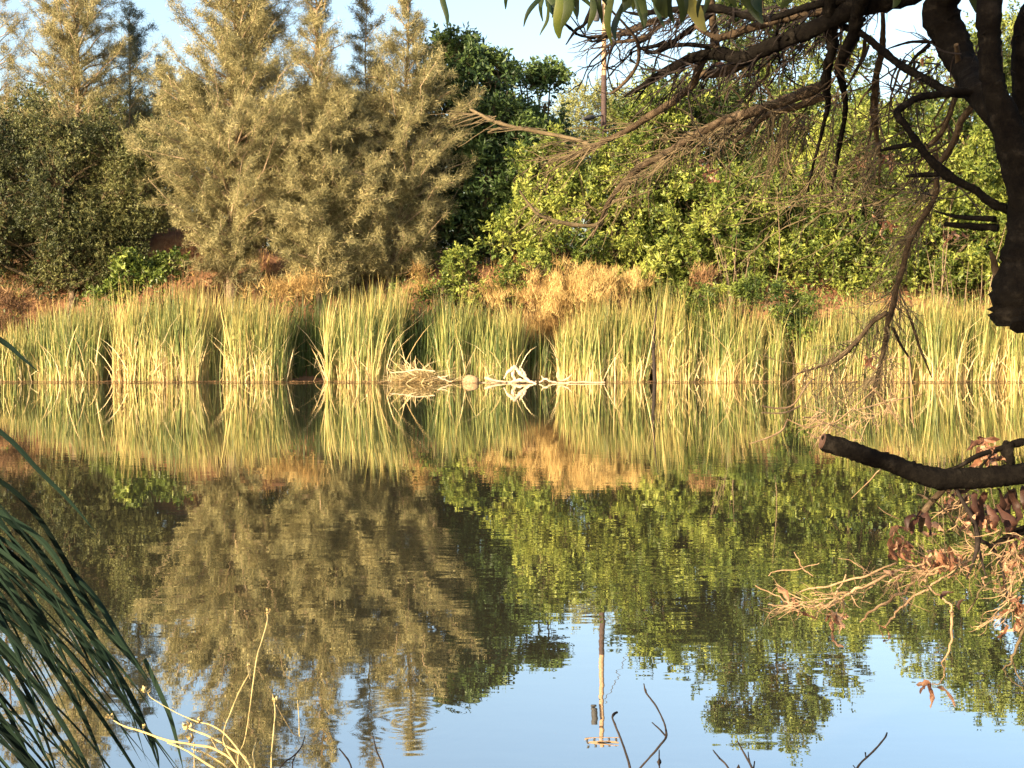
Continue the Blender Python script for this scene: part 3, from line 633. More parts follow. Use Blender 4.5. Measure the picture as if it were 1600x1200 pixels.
def lump(label, px, py, rx, ry, seed, mat, cat='stump', name='stump'):
    rng = np.random.default_rng(seed); c = at(px, py, 34.6); mb = MB(); root = empty(name, (c[0], c[1], 0), label, cat)
    sx, sz = rx*34.6/F, ry*34.6/F
    U = np.linspace(0, math.pi, 9); W_ = np.linspace(0, 2*math.pi, 14, endpoint=False); V = []
    for u in U:
        for w in W_:
            d = np.array([math.sin(u)*math.cos(w), math.sin(u)*math.sin(w)*.8, math.cos(u)])
            V.append(c+d*np.array([sx, sx, sz])*(1+.16*n3(d[None], 3, seed)[0]))
    Fq = [[i*14+j, i*14+(j+1) % 14, (i+1)*14+(j+1) % 14, (i+1)*14+j] for i in range(8) for j in range(14)]
    mb.add(V, Fq); mb.build('wood', mat, root, True); return root
lump('rounded straw brown stump at the water edge right of the reed pile', 735, 596, 12, 10, 5, M['paletwig'])
root = empty('driftwood', (*at(770, 595, 34.5)[:2], 0), 'low bleached driftwood stick between stump and white snag', 'driftwood')
mb = MB(); rng = np.random.default_rng(9)
tube(mb, [at(757, 590, 34.5), at(770, 594, 34.5), at(790, 597, 34.5)], [.05, .035, .02], 3, 6, .15, rng); tube(mb, [at(745, 598, 34.6), at(775, 597, 34.6), at(838, 596, 34.5)], [.015, .03, .02], 3, 6, .15, rng)
mb.build('stick', M['debris'], root)
def drift(name, label, cat, lines, seed):
    rg = np.random.default_rng(seed); p0 = at(lines[0][0][0], 597, 34.4); root = empty(name, (p0[0], p0[1], 0), label, cat); mb = MB()
    for l in lines:
        P = [at(q[0], q[1], q[3] if len(q) > 3 else 34.4) for q in l]; Rr = [q[2]*34.4/F for q in l]
        P, Rr = smooth_path(P, Rr, 4); P = P+rg.normal(0, .008, P.shape); tube(mb, P, Rr*rg.uniform(.75, 1.2, len(Rr)), 1, 9, .12, rg)
    mb.build('wood', M['debris'], root, True)
drift('white_snag', 'bleached pale snag with a hooked top at the water edge', 'snag',
      [[(788, 592, 1.2), (793, 583, 2), (799, 577, 3.6), (805, 575, 4.2), (811, 580, 3.6), (818, 588, 3), (828, 596, 2, 34.3), (838, 599, .8, 34.2)], [(812, 571, .6), (815, 577, 1.6), (820, 584, 2), (824, 592, 1)], [(795, 600, 1), (806, 594, 2.6), (818, 595, 2.4), (832, 598, 1)], [(803, 577, 2), (802, 586, 2.6), (806, 594, 2.4)]], 31)
drift('driftwood', 'short forked driftwood right of the pale snag', 'driftwood', [[(842, 597, 1), (852, 592, 1.8), (860, 596, 1.6), (872, 598, .8)], [(850, 593, 1.2), (846, 587, .7)]], 32)
drift('driftwood', 'thin curled driftwood below the straw thicket', 'driftwood', [[(872, 580, .6), (870, 588, 1), (876, 594, 1.2), (886, 592, 1), (894, 585, .6)], [(868, 598, .8), (900, 597, 1.2), (945, 597, .8)]], 33)
drift('driftwood', 'long pale stick jutting out left from the reed heap', 'driftwood', [[(610, 583, .7), (630, 581, 1.3), (655, 578, 1.2), (680, 580, .8)]], 34)
drift('driftwood', 'pale root lying at the right end of the reed heap', 'driftwood', [[(684, 588, 1.8), (694, 593, 1.8), (706, 597, .8)], [(690, 590, 1.2), (700, 588, .6)]], 35)
# fringe of litter along the waterline
mb = MB(); n = 2600; rng = np.random.default_rng(10); x = rng.uniform(-16, 16, n); y = 34.75+rng.normal(0, .12, n)+.1*np.sin(x*2.1)
B = np.stack([x, y, np.full(n, .012)], -1); T = B+np.stack([rng.normal(0, .35, n), rng.normal(0, .05, n), rng.random(n)*.05], -1)
blade_strip(mb, B, T, rng.uniform(.015, .03, n), np.zeros((n, 3)), rng, rng.random(n), 2)
tag(mb.build('reed_litter', M['rust']), 'reddish brown reed litter lying along the waterline', 'litter', kind='stuff')

# ------------------------------------------------------------------ pole
Yp = 44.0; xb = at(943, 300, Yp)[0]; gz = tz(xb, Yp)
root = empty('utility_pole', (xb, Yp, gz), 'tall wooden utility pole rising behind the bank trees', 'utility pole')
mb = MB(); zt = zat(-30, Yp); zc = zat(118, Yp)
tube(mb, [(xb, Yp, zc), (xb, Yp, zt)], [.09, .075], 4, 12); mb.build('upper_pole', M['pole'], root, True)
mb = MB(); tube(mb, [(xb, Yp, gz-.3), (xb, Yp, zc)], [.112, .093], 4, 12); mb.build('lower_pole', M['shaded_pole'], root, True)
root.children[-1]['label'] = 'lower part of the pole, darkened as if in tree shade'
mb = MB(); p1 = at(941, 180, Yp-.1); p2 = at(926, 183, Yp-.5); tube(mb, [p1, p2], [.025, .02], 1, 6); mb.build('lamp_arm', M['metal'], root)
mb = MB(); p3 = at(911, 186, Yp-.9); tube(mb, [p2, (p2*.6+p3*.4), p3], [.07, .10, .05], 3, 8); mb.build('lamp_head', M['metal'], root, True)
mb = MB(); tube(mb, [at(932, 2, Yp-.2), at(932, 30, Yp-.2)], [.11, .11], 2, 12); tube(mb, [at(932, 30, Yp-.2), at(932, 33, Yp-.2)], [.10, .09], 1, 12); mb.build('transformer', M['metal'], root, True)
mb = MB(); z_ = zat(-18, Yp); V = []
x0, x1 = xb-.6, xb+.6
for X in (x0, x1):
    for Y_ in (Yp-.22, Yp-.12):
        for Z in (z_-.06, z_+.06): V.append((X, Y_, Z))
mb.add(V, [[0, 1, 3, 2], [4, 6, 7, 5], [0, 4, 5, 1], [2, 3, 7, 6], [0, 2, 6, 4], [1, 5, 7, 3]]); mb.build('crossarm', M['pole'], root)
for dx in (-.5, -.25, .25, .5):
    mb = MB(); tube(mb, [(xb+dx, Yp-.17, z_+.06), (xb+dx, Yp-.17, z_+.20)], [.03, .045], 2, 8); mb.build('insulator', M['metal'], root, True)
mb = MB(); g0 = np.array([xb+.12, Yp, zat(40, Yp)]); g1 = at(1120, 270, Yp-1.5); g1[2] = tz(g1[0], g1[1]); tube(mb, [g0, g1], [.014, .014], 1, 4); mb.build('guy_wire', M['metal'], root)

# ------------------------------------------------------------------ foreground tree
fg = empty('overhanging_tree', (2.15, 3.9, tz(2.15, 3.9)), 'tree at the right, bark blackened for shade, with dead hanging branches', 'tree')
rng = np.random.default_rng(500)
def P_(pts): return [at(p[0], p[1], p[2]) for p in pts], [p[3]*p[2]/F for p in pts]
def lin(pts, Y0, Y1):
    """pts (px,py,r); depth eased from Y0 to Y1"""
    n = len(pts); return [(p[0], p[1], Y0+(Y1-Y0)*i/(n-1), p[2]) for i, p in enumerate(pts)]
def part(name, list_, mat, sides=8, sub=6, rough=.07, parent=fg, wob=.0, twig=None, tmat=None, label=None):
    mb = MB()
    for pts in list_:
        P, Rr = P_(pts); P = np.array(P)
        Ps, Rs = smooth_path(P, Rr, sub)
        if wob:
            nz = np.cumsum(rng.normal(0, 1, Ps.shape), 0); nz -= np.linspace(0, 1, len(nz))[:, None]*nz[-1]
            Ps = Ps+nz*wob*np.mean(Rs)
        Rs = Rs*(1+.10*np.abs(np.sin(np.arange(len(Rs))*1.7)))
        tube(mb, Ps, Rs, 1, sides, rough, rng)
        # knots
        for k in range(int(len(Ps)/9)):
            j = rng.integers(1, len(Ps)-1); d = rdir(rng, 1)[0]
            tube(mb, [Ps[j]+d*Rs[j]*.3, Ps[j]+d*Rs[j]*1.22], [Rs[j]*.5, Rs[j]*.25], 2, 7, .1, rng)
    o = mb.build(name, mat, parent, True)
    if label: o['label'] = label
    return o
# trunk outside the frame, rising from the near bank
tb = MB(); tube(tb, [(2.2, 3.9, -.9), (2.18, 3.9, .5), (2.12, 3.95, 1.6), (2.0, 3.95, 2.5), (1.92, 3.9, 3.2), (1.7, 4.0, 4.2)], [.20, .17, .15, .14, .12, .08], 6, 12, .08, rng)
tb.build('trunk', M['shadebark'], fg, True)
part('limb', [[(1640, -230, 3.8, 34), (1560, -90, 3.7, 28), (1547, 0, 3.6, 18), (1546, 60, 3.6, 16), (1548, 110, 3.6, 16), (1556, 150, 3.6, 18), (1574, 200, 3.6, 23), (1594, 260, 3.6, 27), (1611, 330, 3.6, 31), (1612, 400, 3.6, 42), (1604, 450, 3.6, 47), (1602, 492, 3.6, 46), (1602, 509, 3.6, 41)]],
     M['shadebark'], 16, 8, .06, label='thick limb, blackened for shade, hanging down to a blunt stump')
part('limb', [[(1620, -200, 3.9, 26), (1510, -60, 4.1, 26), (1470, 10, 4.2, 26), (1485, 60, 4.2, 25), (1508, 105, 4.1, 22), (1535, 150, 3.8, 20), (1560, 195, 3.7, 14)]], M['shadebark'], 12, 8, .07)
part('limb', [[(1720, -80, 4.3, 24), (1612, 20, 4.4, 17), (1602, 110, 4.4, 19), (1612, 220, 4.4, 22), (1640, 320, 4.2, 20)]], M['shadebark'], 12, 8, .07)
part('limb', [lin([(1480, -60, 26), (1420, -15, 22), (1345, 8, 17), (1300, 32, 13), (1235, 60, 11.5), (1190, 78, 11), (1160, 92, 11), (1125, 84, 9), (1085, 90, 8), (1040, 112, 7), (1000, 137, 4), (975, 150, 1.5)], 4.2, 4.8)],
     M['shadebark'], 12, 8, .08, label='thick dark limb reaching left across the sky')
# main branches
part('branch', [lin([(1160, 96, 10), (1130, 112, 8), (1095, 117, 6), (1080, 135, 6), (1050, 160, 6), (1025, 175, 5.5), (987, 200, 4.5), (950, 218, 4), (900, 243, 3), (857, 251, 1.6)], 4.7, 5.3)], M['brownbark'], 8, 8, .1)
part('branch', [lin([(1100, 85, 8), (1092, 105, 7), (1082, 132, 5), (1072, 142, 3)], 4.7, 4.8)], M['brownbark'], 8, 6, .1)
part('branch', [lin([(1110, -60, 7), (1111, 0, 6), (1114, 40, 6), (1118, 74, 7)], 4.6, 4.7)], M['brownbark'], 8, 6, .1)
part('branch', [lin([(930, -20, 2), (952, 12, 1.6), (975, 37, 1.8), (990, 55, 2.4), (998, 75, 3), (996, 100, 2.5), (982, 122, 3), (960, 143, 2), (948, 146, 1)], 4.2, 4.6)], M['brownbark'], 6, 6, .1)
part('branch', [lin([(1112, 74, 4), (1080, 70, 3.5), (1050, 71, 3.5), (1032, 78, 4), (1020, 82, 3), (1005, 77, 3), (998, 74, 2)], 4.6, 4.6)], M['shadebark'], 6, 6, .12)
part('branch', [lin([(1112, 20, 5), (1080, 45, 5), (1062, 58, 4), (1042, 70, 3.5), (1025, 72, 3), (1008, 76, 2)], 4.6, 4.6)], M['shadebark'], 6, 6, .12)
part('branch', [lin([(1040, 24, 5), (1010, 38, 5), (985, 48, 6), (970, 53, 5), (940, 57, 3), (918, 58, 1.5)], 4.6, 4.7),
                lin([(1035, 40, 3), (1000, 60, 2.5), (965, 66, 2.5), (945, 73, 1.6), (924, 76, .8)], 4.6, 4.7)], M['brownbark'], 6, 6, .12)
part('branch', [lin([(935, -15, 4), (915, 35, 3), (900, 47, 2.5), (884, 70, .8)], 4.4, 4.4), lin([(880, 35, 2), (892, 45, 2.5), (905, 55, 2), (930, 60, 2)], 4.4, 4.5)], M['shadebark'], 6, 6, .12)
part('branch', [lin([(1400, -12, 9), (1300, 2, 7), (1250, 14, 5), (1200, 30, 4), (1165, 24, 5), (1125, 14, 6), (1075, 15, 6), (1030, 17, 5), (1000, 22, 3), (975, 18, 1)], 4.3, 4.6)], M['shadebark'], 8, 8, .12)
part('branch', [lin([(1330, 20, 6), (1270, 20, 6), (1215, 32, 6), (1160, 48, 6), (1120, 58, 5), (1085, 40, 3)], 4.5, 4.5)], M['brownbark'], 8, 8, .12)
part('branch', [lin([(1296, -30, 11), (1297, 30, 10), (1300, 75, 9), (1293, 105, 7), (1290, 135, 8), (1294, 160, 4), (1288, 190, 3), (1282, 215, 2.5), (1270, 260, 2), (1262, 300, 1.2)], 4.3, 4.9)], M['shadebark'], 8, 8, .1)
part('branch', [lin([(1355, -30, 12), (1342, 12, 11), (1335, 50, 10), (1320, 82, 8), (1311, 108, 7), (1316, 130, 5), (1321, 160, 4), (1319, 190, 3.5), (1312, 225, 4), (1307, 255, 3), (1300, 295, 1.6)], 4.2, 4.9)], M['shadebark'], 8, 8, .1)
part('branch', [lin([(1312, 40, 5), (1345, 52, 5), (1375, 76, 6), (1400, 97, 6), (1425, 112, 6), (1450, 125, 5.5), (1475, 140, 6), (1500, 146, 7), (1535, 147, 8)], 4.4, 3.8)], M['shadebark'], 8, 8, .1)
part('branch', [lin([(1376, -20, 4), (1380, 40, 3.5), (1378, 82, 5), (1370, 112, 5), (1367, 150, 6), (1366, 175, 6), (1369, 207, 4), (1375, 245, 2.5), (1374, 290, 1.2)], 4.4, 4.9)], M['brownbark'], 8, 8, .12)
part('branch', [lin([(1532, 146, 8), (1500, 144, 6), (1475, 147, 5), (1437, 152, 5), (1415, 164, 5), (1402, 178, 6), (1418, 200, 5), (1432, 222, 6), (1450, 245, 6), (1475, 270, 8), (1500, 285, 6), (1525, 298, 6), (1550, 318, 7), (1592, 333, 9)], 3.8, 3.65)], M['shadebark'], 8, 8, .1, label='crooked branch, blackened for shade, looping back to the limb')
part('branch', [lin([(1432, 226, 4), (1402, 229, 4), (1376, 235, 2)], 3.9, 4.0), lin([(1467, 272, 4), (1440, 273, 3.5), (1416, 275, 2.5)], 3.9, 4.0)], M['shadebark'], 6, 6, .12)
part('branch', [lin([(1532, 150, 6), (1518, 168, 5), (1503, 187, 5.5), (1494, 212, 5), (1480, 240, 5), (1465, 257, 4)], 3.9, 4.2)], M['brownbark'], 6, 6, .12)
part('branch', [lin([(1494, 70, 4), (1498, 107, 5), (1496, 135, 4), (1490, 162, 3.5), (1480, 190, 3.5), (1465, 215, 4), (1440, 236, 2)], 4.0, 4.4)], M['brownbark'], 6, 6, .12)
part('branch', [lin([(1460, 66, 3), (1432, 65, 2), (1412, 68, 2), (1388, 76, 1)], 4.2, 4.4), lin([(1452, 70, 3.5), (1435, 85, 3), (1418, 103, 1.5)], 4.2, 4.3)], M['shadebark'], 6, 6, .12)
part('branch', [lin([(1555, 342, 5), (1500, 339, 3), (1460, 330, 1.2)], 3.7, 3.9), lin([(1560, 357, 6), (1520, 354, 5), (1476, 350, 3.5)], 3.7, 3.8)], M['shadebark'], 6, 6, .12)
part('branch', [lin([(1562, 60, 3), (1563, 90, 4), (1567, 150, 4), (1585, 182, 5)], 3.7, 3.7), lin([(1562, 445, 9), (1556, 420, 6), (1548, 392, 2.5)], 3.65, 3.6)], M['brownbark'], 6, 6, .12)
part('branch', [lin([(1352, 60, 3), (1349, 85, 3), (1337, 112, 2.5), (1320, 142, 1.5)], 4.5, 4.6), lin([(1368, 130, 2), (1350, 150, 1.5), (1340, 168, 1)], 4.6, 4.6)], M['brownbark'], 6, 6, .12)
# brown lower branch system, lit by the sun, further out over the water
part('branch', [lin([(1292, 130, 8), (1265, 143, 9), (1240, 152, 8), (1205, 165, 8), (1175, 175, 8), (1130, 190, 7), (1085, 212, 6), (1040, 240, 6), (1000, 262, 5), (970, 290, 4), (950, 318, 3.5), (938, 345, 2), (925, 372, 1)], 4.9, 6.0)], M['brownbark'], 8, 8, .12, label='long brown shaggy branch sloping down to the left')
part('branch', [lin([(1290, 150, 6), (1240, 168, 5), (1200, 180, 4), (1170, 205, 3), (1150, 222, 2)], 4.9, 5.2)], M['brownbark'], 8, 8, .12)
part('branch', [lin([(812, 298, 1.5), (826, 318, 2), (843, 336, 2.5), (875, 347, 3), (905, 352, 3), (935, 350, 3), (948, 326, 3)], 5.9, 6.0), lin([(1012, 300, 1), (985, 308, 1.5), (960, 314, 2.5), (948, 326, 2.5)], 5.9, 6.0), lin([(908, 386, .8), (925, 365, 1.5), (938, 345, 2)], 6, 6)], M['twig'], 6, 6, .12)
part('branch', [lin([(735, 171, 2.4), (768, 188, 3), (800, 198, 2.6), (850, 208, 3), (900, 218, 3), (928, 228, 3), (960, 214, 2)], 5.8, 5.2), lin([(762, 207, 1.5), (775, 202, 2), (795, 198, 2)], 5.8, 5.8)], M['twig'], 6, 6, .12)
part('branch', [lin([(1460, 240, 4), (1464, 270, 4), (1462, 300, 5), (1452, 325, 5), (1428, 362, 4.5), (1418, 387, 4.5), (1410, 420, 4.5), (1401, 450, 4), (1396, 475, 4.5), (1388, 500, 4.5), (1384, 530, 4), (1374, 575, 3), (1368, 600, 2), (1360, 640, 1)], 4.4, 4.8),
                lin([(1386, 488, 4), (1362, 505, 3.5), (1340, 532, 3.5), (1313, 557, 4), (1287, 571, 2), (1245, 584, 1)], 4.7, 4.9),
                lin([(1395, 512, 2.5), (1408, 540, 2), (1420, 560, 1.5), (1426, 600, 1)], 4.7, 4.9), lin([(1416, 485, 1.5), (1425, 505, 2), (1436, 540, 2), (1456, 590, 1)], 4.7, 4.8)], M['brownbark'], 6, 7, .12, label='brown branch hanging down in front of the reeds')

# twig sprays
def rtwig(mb, p, d, L, r, gen=2, jit=.18, droop=-.05, sides=3, kids=4, sp=.45):
    n = 6; P = [p]; dd = d/np.linalg.norm(d)
    for k in range(n):
        dd = dd+rng.normal(0, jit, 3)+np.array([0, 0, droop]); dd /= np.linalg.norm(dd); P.append(P[-1]+dd*L/n)
    tube(mb, P, np.linspace(r, r*.35, n+1), 1, sides, cap=False)
    if gen > 0:
        for k in range(kids):
            j = rng.integers(1, n); q = P[j]; dk = P[j+1]-P[j]; dk = dk/np.linalg.norm(dk)+rng.normal(0, sp, 3)
            rtwig(mb, q, dk, L*rng.uniform(.35, .7), r*.6, gen-1, jit, droop, 3, kids, sp)
def spray(mb, path, n, dpx, Lpx, Y, r_px=1.2, spread=.25, gen=1, jit=.12, droop=-.02, kids=3):
    """twigs starting along a guide path (px,py), heading dpx (px direction) and slightly in depth"""
    path = np.array(path, float); s = np.linspace(0, 1, len(path))
    for k in range(n):
        u = rng.random(); px = np.interp(u, s, path[:, 0])+rng.normal(0, 3); py = np.interp(u, s, path[:, 1])+rng.normal(0, 3); y = rng.uniform(*Y)
        p = at(px, py, y); d = np.array([dpx[0], 0, -dpx[1]], float); d /= np.linalg.norm(d); d = d+rng.normal(0, spread, 3)
        rtwig(mb, p, d, rng.uniform(.5, 1.2)*Lpx*y/F, r_px*y/F*rng.uniform(.7, 1.3), gen, jit, droop, kids=kids)
tw = MB(); spray(tw, [(1260, 150), (1130, 195), (1010, 262)], 54, (-1, .62), 100, (5.0, 6.0), 1.25, .3, 1, .24); tw.build('twigs', M['twig'], fg)
tw = MB(); spray(tw, [(1170, 180), (1060, 230), (980, 290)], 44, (-1, .75), 80, (5.2, 6.0), 1.1, .3, 1, .2); tw.build('twigs', M['twig'], fg)
tw = MB(); spray(tw, [(1060, 160), (950, 220), (880, 248)], 34, (-1, .3), 80, (5.0, 5.4), 1.1, .15, 1); tw.build('twigs', M['twig'], fg)
tw = MB(); spray(tw, [(950, 330), (870, 348), (830, 320)], 22, (-.6, .6), 45, (5.8, 6.1), 1.0, .5, 1); tw.build('twigs', M['twig'], fg)
tw = MB(); spray(tw, [(740, 175), (830, 202), (920, 222)], 22, (-1, .05), 70, (5.4, 5.8), 1.1, .15, 0, .05); tw.build('twigs', M['twig'], fg)
tw = MB(); spray(tw, [(1490, 280), (1460, 300), (1400, 300), (1300, 310)], 26, (-1, .26), 170, (4.6, 5.6), 1.2, .26, 1, .2); tw.build('twigs', M['twig'], fg)
tw = MB(); spray(tw, [(1380, 150), (1372, 200), (1375, 250)], 26, (-.5, 1), 120, (4.6, 5.4), 1.3, .35, 1, .2); tw.build('twigs', M['twig'], fg)
tw = MB(); spray(tw, [(1310, 130), (1300, 200), (1280, 270)], 22, (-.35, 1), 120, (4.6, 5.4), 1.3, .35, 1, .2); tw.build('twigs', M['twig'], fg)
tw = MB(); spray(tw, [(1200, 170), (1240, 190), (1280, 170)], 30, (-.25, 1), 130, (4.8, 5.4), 1.3, .25, 1); tw.build('twigs', M['twig'], fg)
tw = MB(); spray(tw, [(1470, 290), (1450, 330), (1420, 390)], 30, (-.75, .7), 100, (4.4, 5.0), 1.3, .3, 1, .12); tw.build('twigs', M['twig'], fg)
tw = MB(); spray(tw, [(1405, 430), (1395, 480), (1375, 580)], 42, (-.3, 1), 80, (4.6, 5.0), 1.1, .5, 1, .22); tw.build('twigs', M['twig'], fg)
tw = MB(); spray(tw, [(1385, 490), (1340, 532), (1250, 582)], 44, (-.4, .9), 55, (4.7, 5.0), 1.0, .5, 1); tw.build('twigs', M['twig'], fg)
tw = MB(); spray(tw, [(1385, 560), (1360, 600), (1280, 590)], 30, (-.6, .8), 80, (4.7, 5.1), .9, .4, 1); tw.build('twigs', M['twig'], fg)
tw = MB(); spray(tw, [(1400, 0), (1250, 10), (1000, 20)], 70, (-.7, .7), 90, (4.3, 5.0), 1.8, .45, 1, .16); tw.build('twigs', M['darktwig'], fg)
tw = MB(); spray(tw, [(1330, 20), (1240, 65), (1160, 95), (1040, 110)], 66, (-.7, .5), 90, (4.4, 5.0), 1.7, .5, 1, .16); tw.build('twigs', M['darktwig'], fg)
tw = MB(); spray(tw, [(1100, 20), (1000, 40), (940, 55)], 34, (-.8, .4), 70, (4.4, 4.8), 1.4, .4, 1, .16); tw.build('twigs', M['darktwig'], fg)
tw = MB(); spray(tw, [(1540, 60), (1440, 120), (1420, 220), (1540, 320)], 34, (-.8, .6), 80, (3.8, 4.4), 1.4, .5, 1, .16); tw.build('twigs', M['darktwig'], fg)

for (pth, n_, dr, Lp, ya, m_) in [([(1460, 100), (1380, 90), (1330, 40)], 16, (-.35, 1), 150, 4.3, 'brownbark'), ([(1330, 10), (1240, 60), (1160, 95)], 18, (-.45, 1), 150, 4.6, 'brownbark'), ([(1300, 130), (1240, 150), (1170, 175)], 18, (-.2, 1), 140, 5.0, 'brownbark'),
        ([(1120, 70), (1020, 60), (950, 60)], 12, (-1, .35), 100, 4.6, 'shadebark'), ([(1500, 110), (1480, 200), (1450, 240)], 14, (-.8, .8), 130, 4.2, 'brownbark'), ([(1420, 10), (1300, 10), (1200, 30)], 12, (-.7, .8), 130, 4.4, 'shadebark')]:
    tw = MB(); spray(tw, pth, int(n_*.6), dr, Lp, (ya, ya+.5), 2.4, .4, 1, .32, -.04, 3); tw.build('twigs', M[m_], fg)

def leaf_mesh(mb, b, t, w, rng, curl=.15, side=None, seg=7, rnd=.5, fold=.25, crump=0.0):
    """a leaf from b to t (world), widest in the middle, folded on its midrib"""
    b = np.array(b); t = np.array(t); ax = t-b; L = np.linalg.norm(ax); d = ax/L
    view = np.array([0, 1, 0.]) if side is None else side
    sd = np.cross(d, view); sd /= max(np.linalg.norm(sd), 1e-6); nn = np.cross(sd, d)
    V = []; s = np.linspace(0, 1, seg+1)
    for u in s:
        c = b+ax*u+nn*L*curl*math.sin(u*math.pi)+sd*L*.06*math.sin(u*5+rnd*6)
        ww = w/2*(math.sin(math.pi*min(1, u*.93+.035))**.75)*(1-.25*u)
        V += [c-sd*ww+nn*ww*fold, c, c+sd*ww+nn*ww*fold]
    F_ = []
    for k in range(seg):
        a_ = 3*k; F_ += [[a_, a_+1, a_+4, a_+3], [a_+1, a_+2, a_+5, a_+4]]
    if crump: V = np.array(V)+rng.normal(0, crump*L, (len(V), 3))
    mb.add(V, F_, rnd)
def fleaf(px0, py0, px1, py1, w, Y, mat, parent=fg, curl=.1, lab=None):
    mb = MB(); leaf_mesh(mb, at(px0, py0, Y), at(px1, py1, Y+rng.normal(0, .02)), w*Y/F, rng, curl*rng.choice([-1, 1]), None, 8, rng.random())
    o = mb.build('leaf', mat, parent, True)
    if lab: o['label'] = lab
    return o
TL = M['topleaf']; TY = M['topyellow']
for k_ in range(30):
    x_ = rng.uniform(845, 1130); fleaf(x_+rng.normal(0, 14), -40, x_, rng.uniform(-5, 48), rng.uniform(7, 17), rng.uniform(3.7, 4.1), TL)
for a_ in [(694, -30, 695, 42, 11, TL), (850, -20, 819, 42, 9, TL), (800, -25, 788, 14, 8, TL), (872, -25, 878, 60, 26, TY), (889, -20, 879, 46, 18, TL), (858, 5, 846, 56, 6, TL), (908, -20, 898, 30, 9, TL),
           (926, -15, 920, 50, 12, TL), (939, -15, 937, 36, 10, TL), (954, -15, 953, 70, 13, TY), (968, 5, 961, 64, 12, TL), (985, -22, 972, 20, 20, TL), (1000, -25, 990, 16, 16, TY), (1010, -22, 1045, 26, 26, TL),
           (1060, -15, 1107, 46, 27, TY), (1150, -25, 1195, 34, 26, TL), (1180, -30, 1190, 20, 22, TL), (1530, -25, 1523, 20, 22, TL), (960, -25, 985, 12, 18, TL), (1025, -25, 1028, 18, 20, TL), (1075, -25, 1060, 10, 18, TL), (1120, -25, 1150, 12, 16, TL), (1240, -25, 1222, 14, 18, TL), (1410, -20, 1395, 12, 16, TL)]:
    fleaf(*a_[:5], 3.6 if a_[0] < 1000 else 3.9, a_[5], lab='yellow green hanging leaf' if a_[5] is TY else None)
part('branch', [lin([(1640, -230, 14), (1400, -120, 9), (1150, -60, 6), (1000, -35, 4), (850, -25, 3), (690, -32, 1.5)], 3.9, 3.6)], M['brownbark'], 8, 6, .1)
# clumps of withered leaves caught in the twigs
def withered(mb, px, py, Y, n, spread, size):
    for k in range(n):
        b = at(px+rng.normal(0, spread), py+rng.normal(0, spread*.7), Y+rng.normal(0, .06)); d = rdir(rng, 1)[0]; d[2] -= .5
        leaf_mesh(mb, b, b+d*size*Y/F*rng.uniform(.6, 1.2), size*.42*Y/F, rng, rng.uniform(-.5, .5), rdir(rng, 1)[0], 6, rng.random(), .8, .045)
mb = MB()
for q in [(1100, 265, 5.6, 14, 14, 16), (1385, 345, 5.0, 8, 8, 14), (1490, 365, 4.4, 8, 5, 15), (1365, 560, 4.8, 8, 8, 14), (1440, 90, 4.2, 4, 5, 12), (1385, 240, 4.8, 8, 7, 16), (1320, 85, 4.5, 4, 4, 16), (1125, 98, 4.7, 3, 3, 22), (1340, 250, 4.8, 6, 6, 14)]: withered(mb, *q)
mb.build('withered_leaves', M['deadleaf'], fg)

# ------------------------------------------------------------------ fallen bough at the right
fb = empty('fallen_bough', (2.3, 3.4, tz(2.3, 3.4)), 'sawn off bough, blackened for shade, reaching in from the right over the water', 'branch')
def fpart(name, list_, mat, **k): return part(name, list_, mat, parent=fb, **k)
fpart('bough', [[(2300, 900, 3.6, 30), (2000, 790, 3.4, 26), (1800, 738, 3.3, 22), (1700, 735, 3.3, 19), (1600, 741, 3.3, 15.5), (1550, 745, 3.3, 16), (1500, 748, 3.3, 15.5), (1462, 747, 3.3, 16), (1425, 737, 3.3, 14.5), (1395, 725, 3.3, 13.5), (1362, 715, 3.3, 13), (1325, 702, 3.3, 14), (1286, 690, 3.3, 13)]],
      M['shadebark'], sides=16, sub=8, rough=.06)
mb = MB(); c = at(1285.6, 689.5, 3.3); r0 = 12.4*3.3/F; d = unit(c-at(1300, 694, 3.3)); tube(mb, [c-d*.004, c+d*.0035], [r0, r0], 1, 16); mb.build('sawn_face', M['cut'], fb)
fpart('branch', [lin([(1478, 760, 5), (1455, 785, 5), (1442, 805, 6), (1438, 830, 3)], 3.3, 3.4), lin([(1450, 780, 2), (1440, 774, 1.5), (1432, 772, .8)], 3.3, 3.3), lin([(1455, 778, 1.5), (1478, 800, 1.5), (1490, 815, 1.5), (1502, 832, 1)], 3.3, 3.4)], M['brownbark'], sides=6)
fpart('branch', [lin([(1492, 760, 3), (1505, 785, 3), (1520, 810, 4), (1528, 845, 4), (1520, 880, 2), (1510, 905, 1)], 3.3, 3.4), lin([(1528, 842, 3), (1550, 855, 2.5), (1562, 880, 2), (1570, 905, 1.5), (1574, 940, 1)], 3.4, 3.5), lin([(1528, 850, 2), (1534, 875, 2), (1540, 900, 1)], 3.4, 3.4)], M['darktwig'], sides=6)
fpart('branch', [lin([(1620, 688, 5), (1590, 692, 6), (1560, 702, 4), (1528, 712, 4), (1500, 728, 3), (1480, 734, 2)], 3.3, 3.3), lin([(1578, 690, 9), (1574, 705, 10), (1580, 725, 7)], 3.3, 3.3), lin([(1560, 700, 2), (1540, 720, 2), (1530, 735, 1.5)], 3.3, 3.3)], M['shadebark'], sides=6)
fpart('branch', [lin([(1640, 810, 8), (1595, 830, 7), (1570, 842, 5), (1545, 855, 3)], 3.4, 3.4)], M['shadebark'], sides=6)
PT = M['paletwig']
def lin_(p, a, b): return [(x, y, Y, r*.62) for x, y, Y, r in lin(p, a, b)]
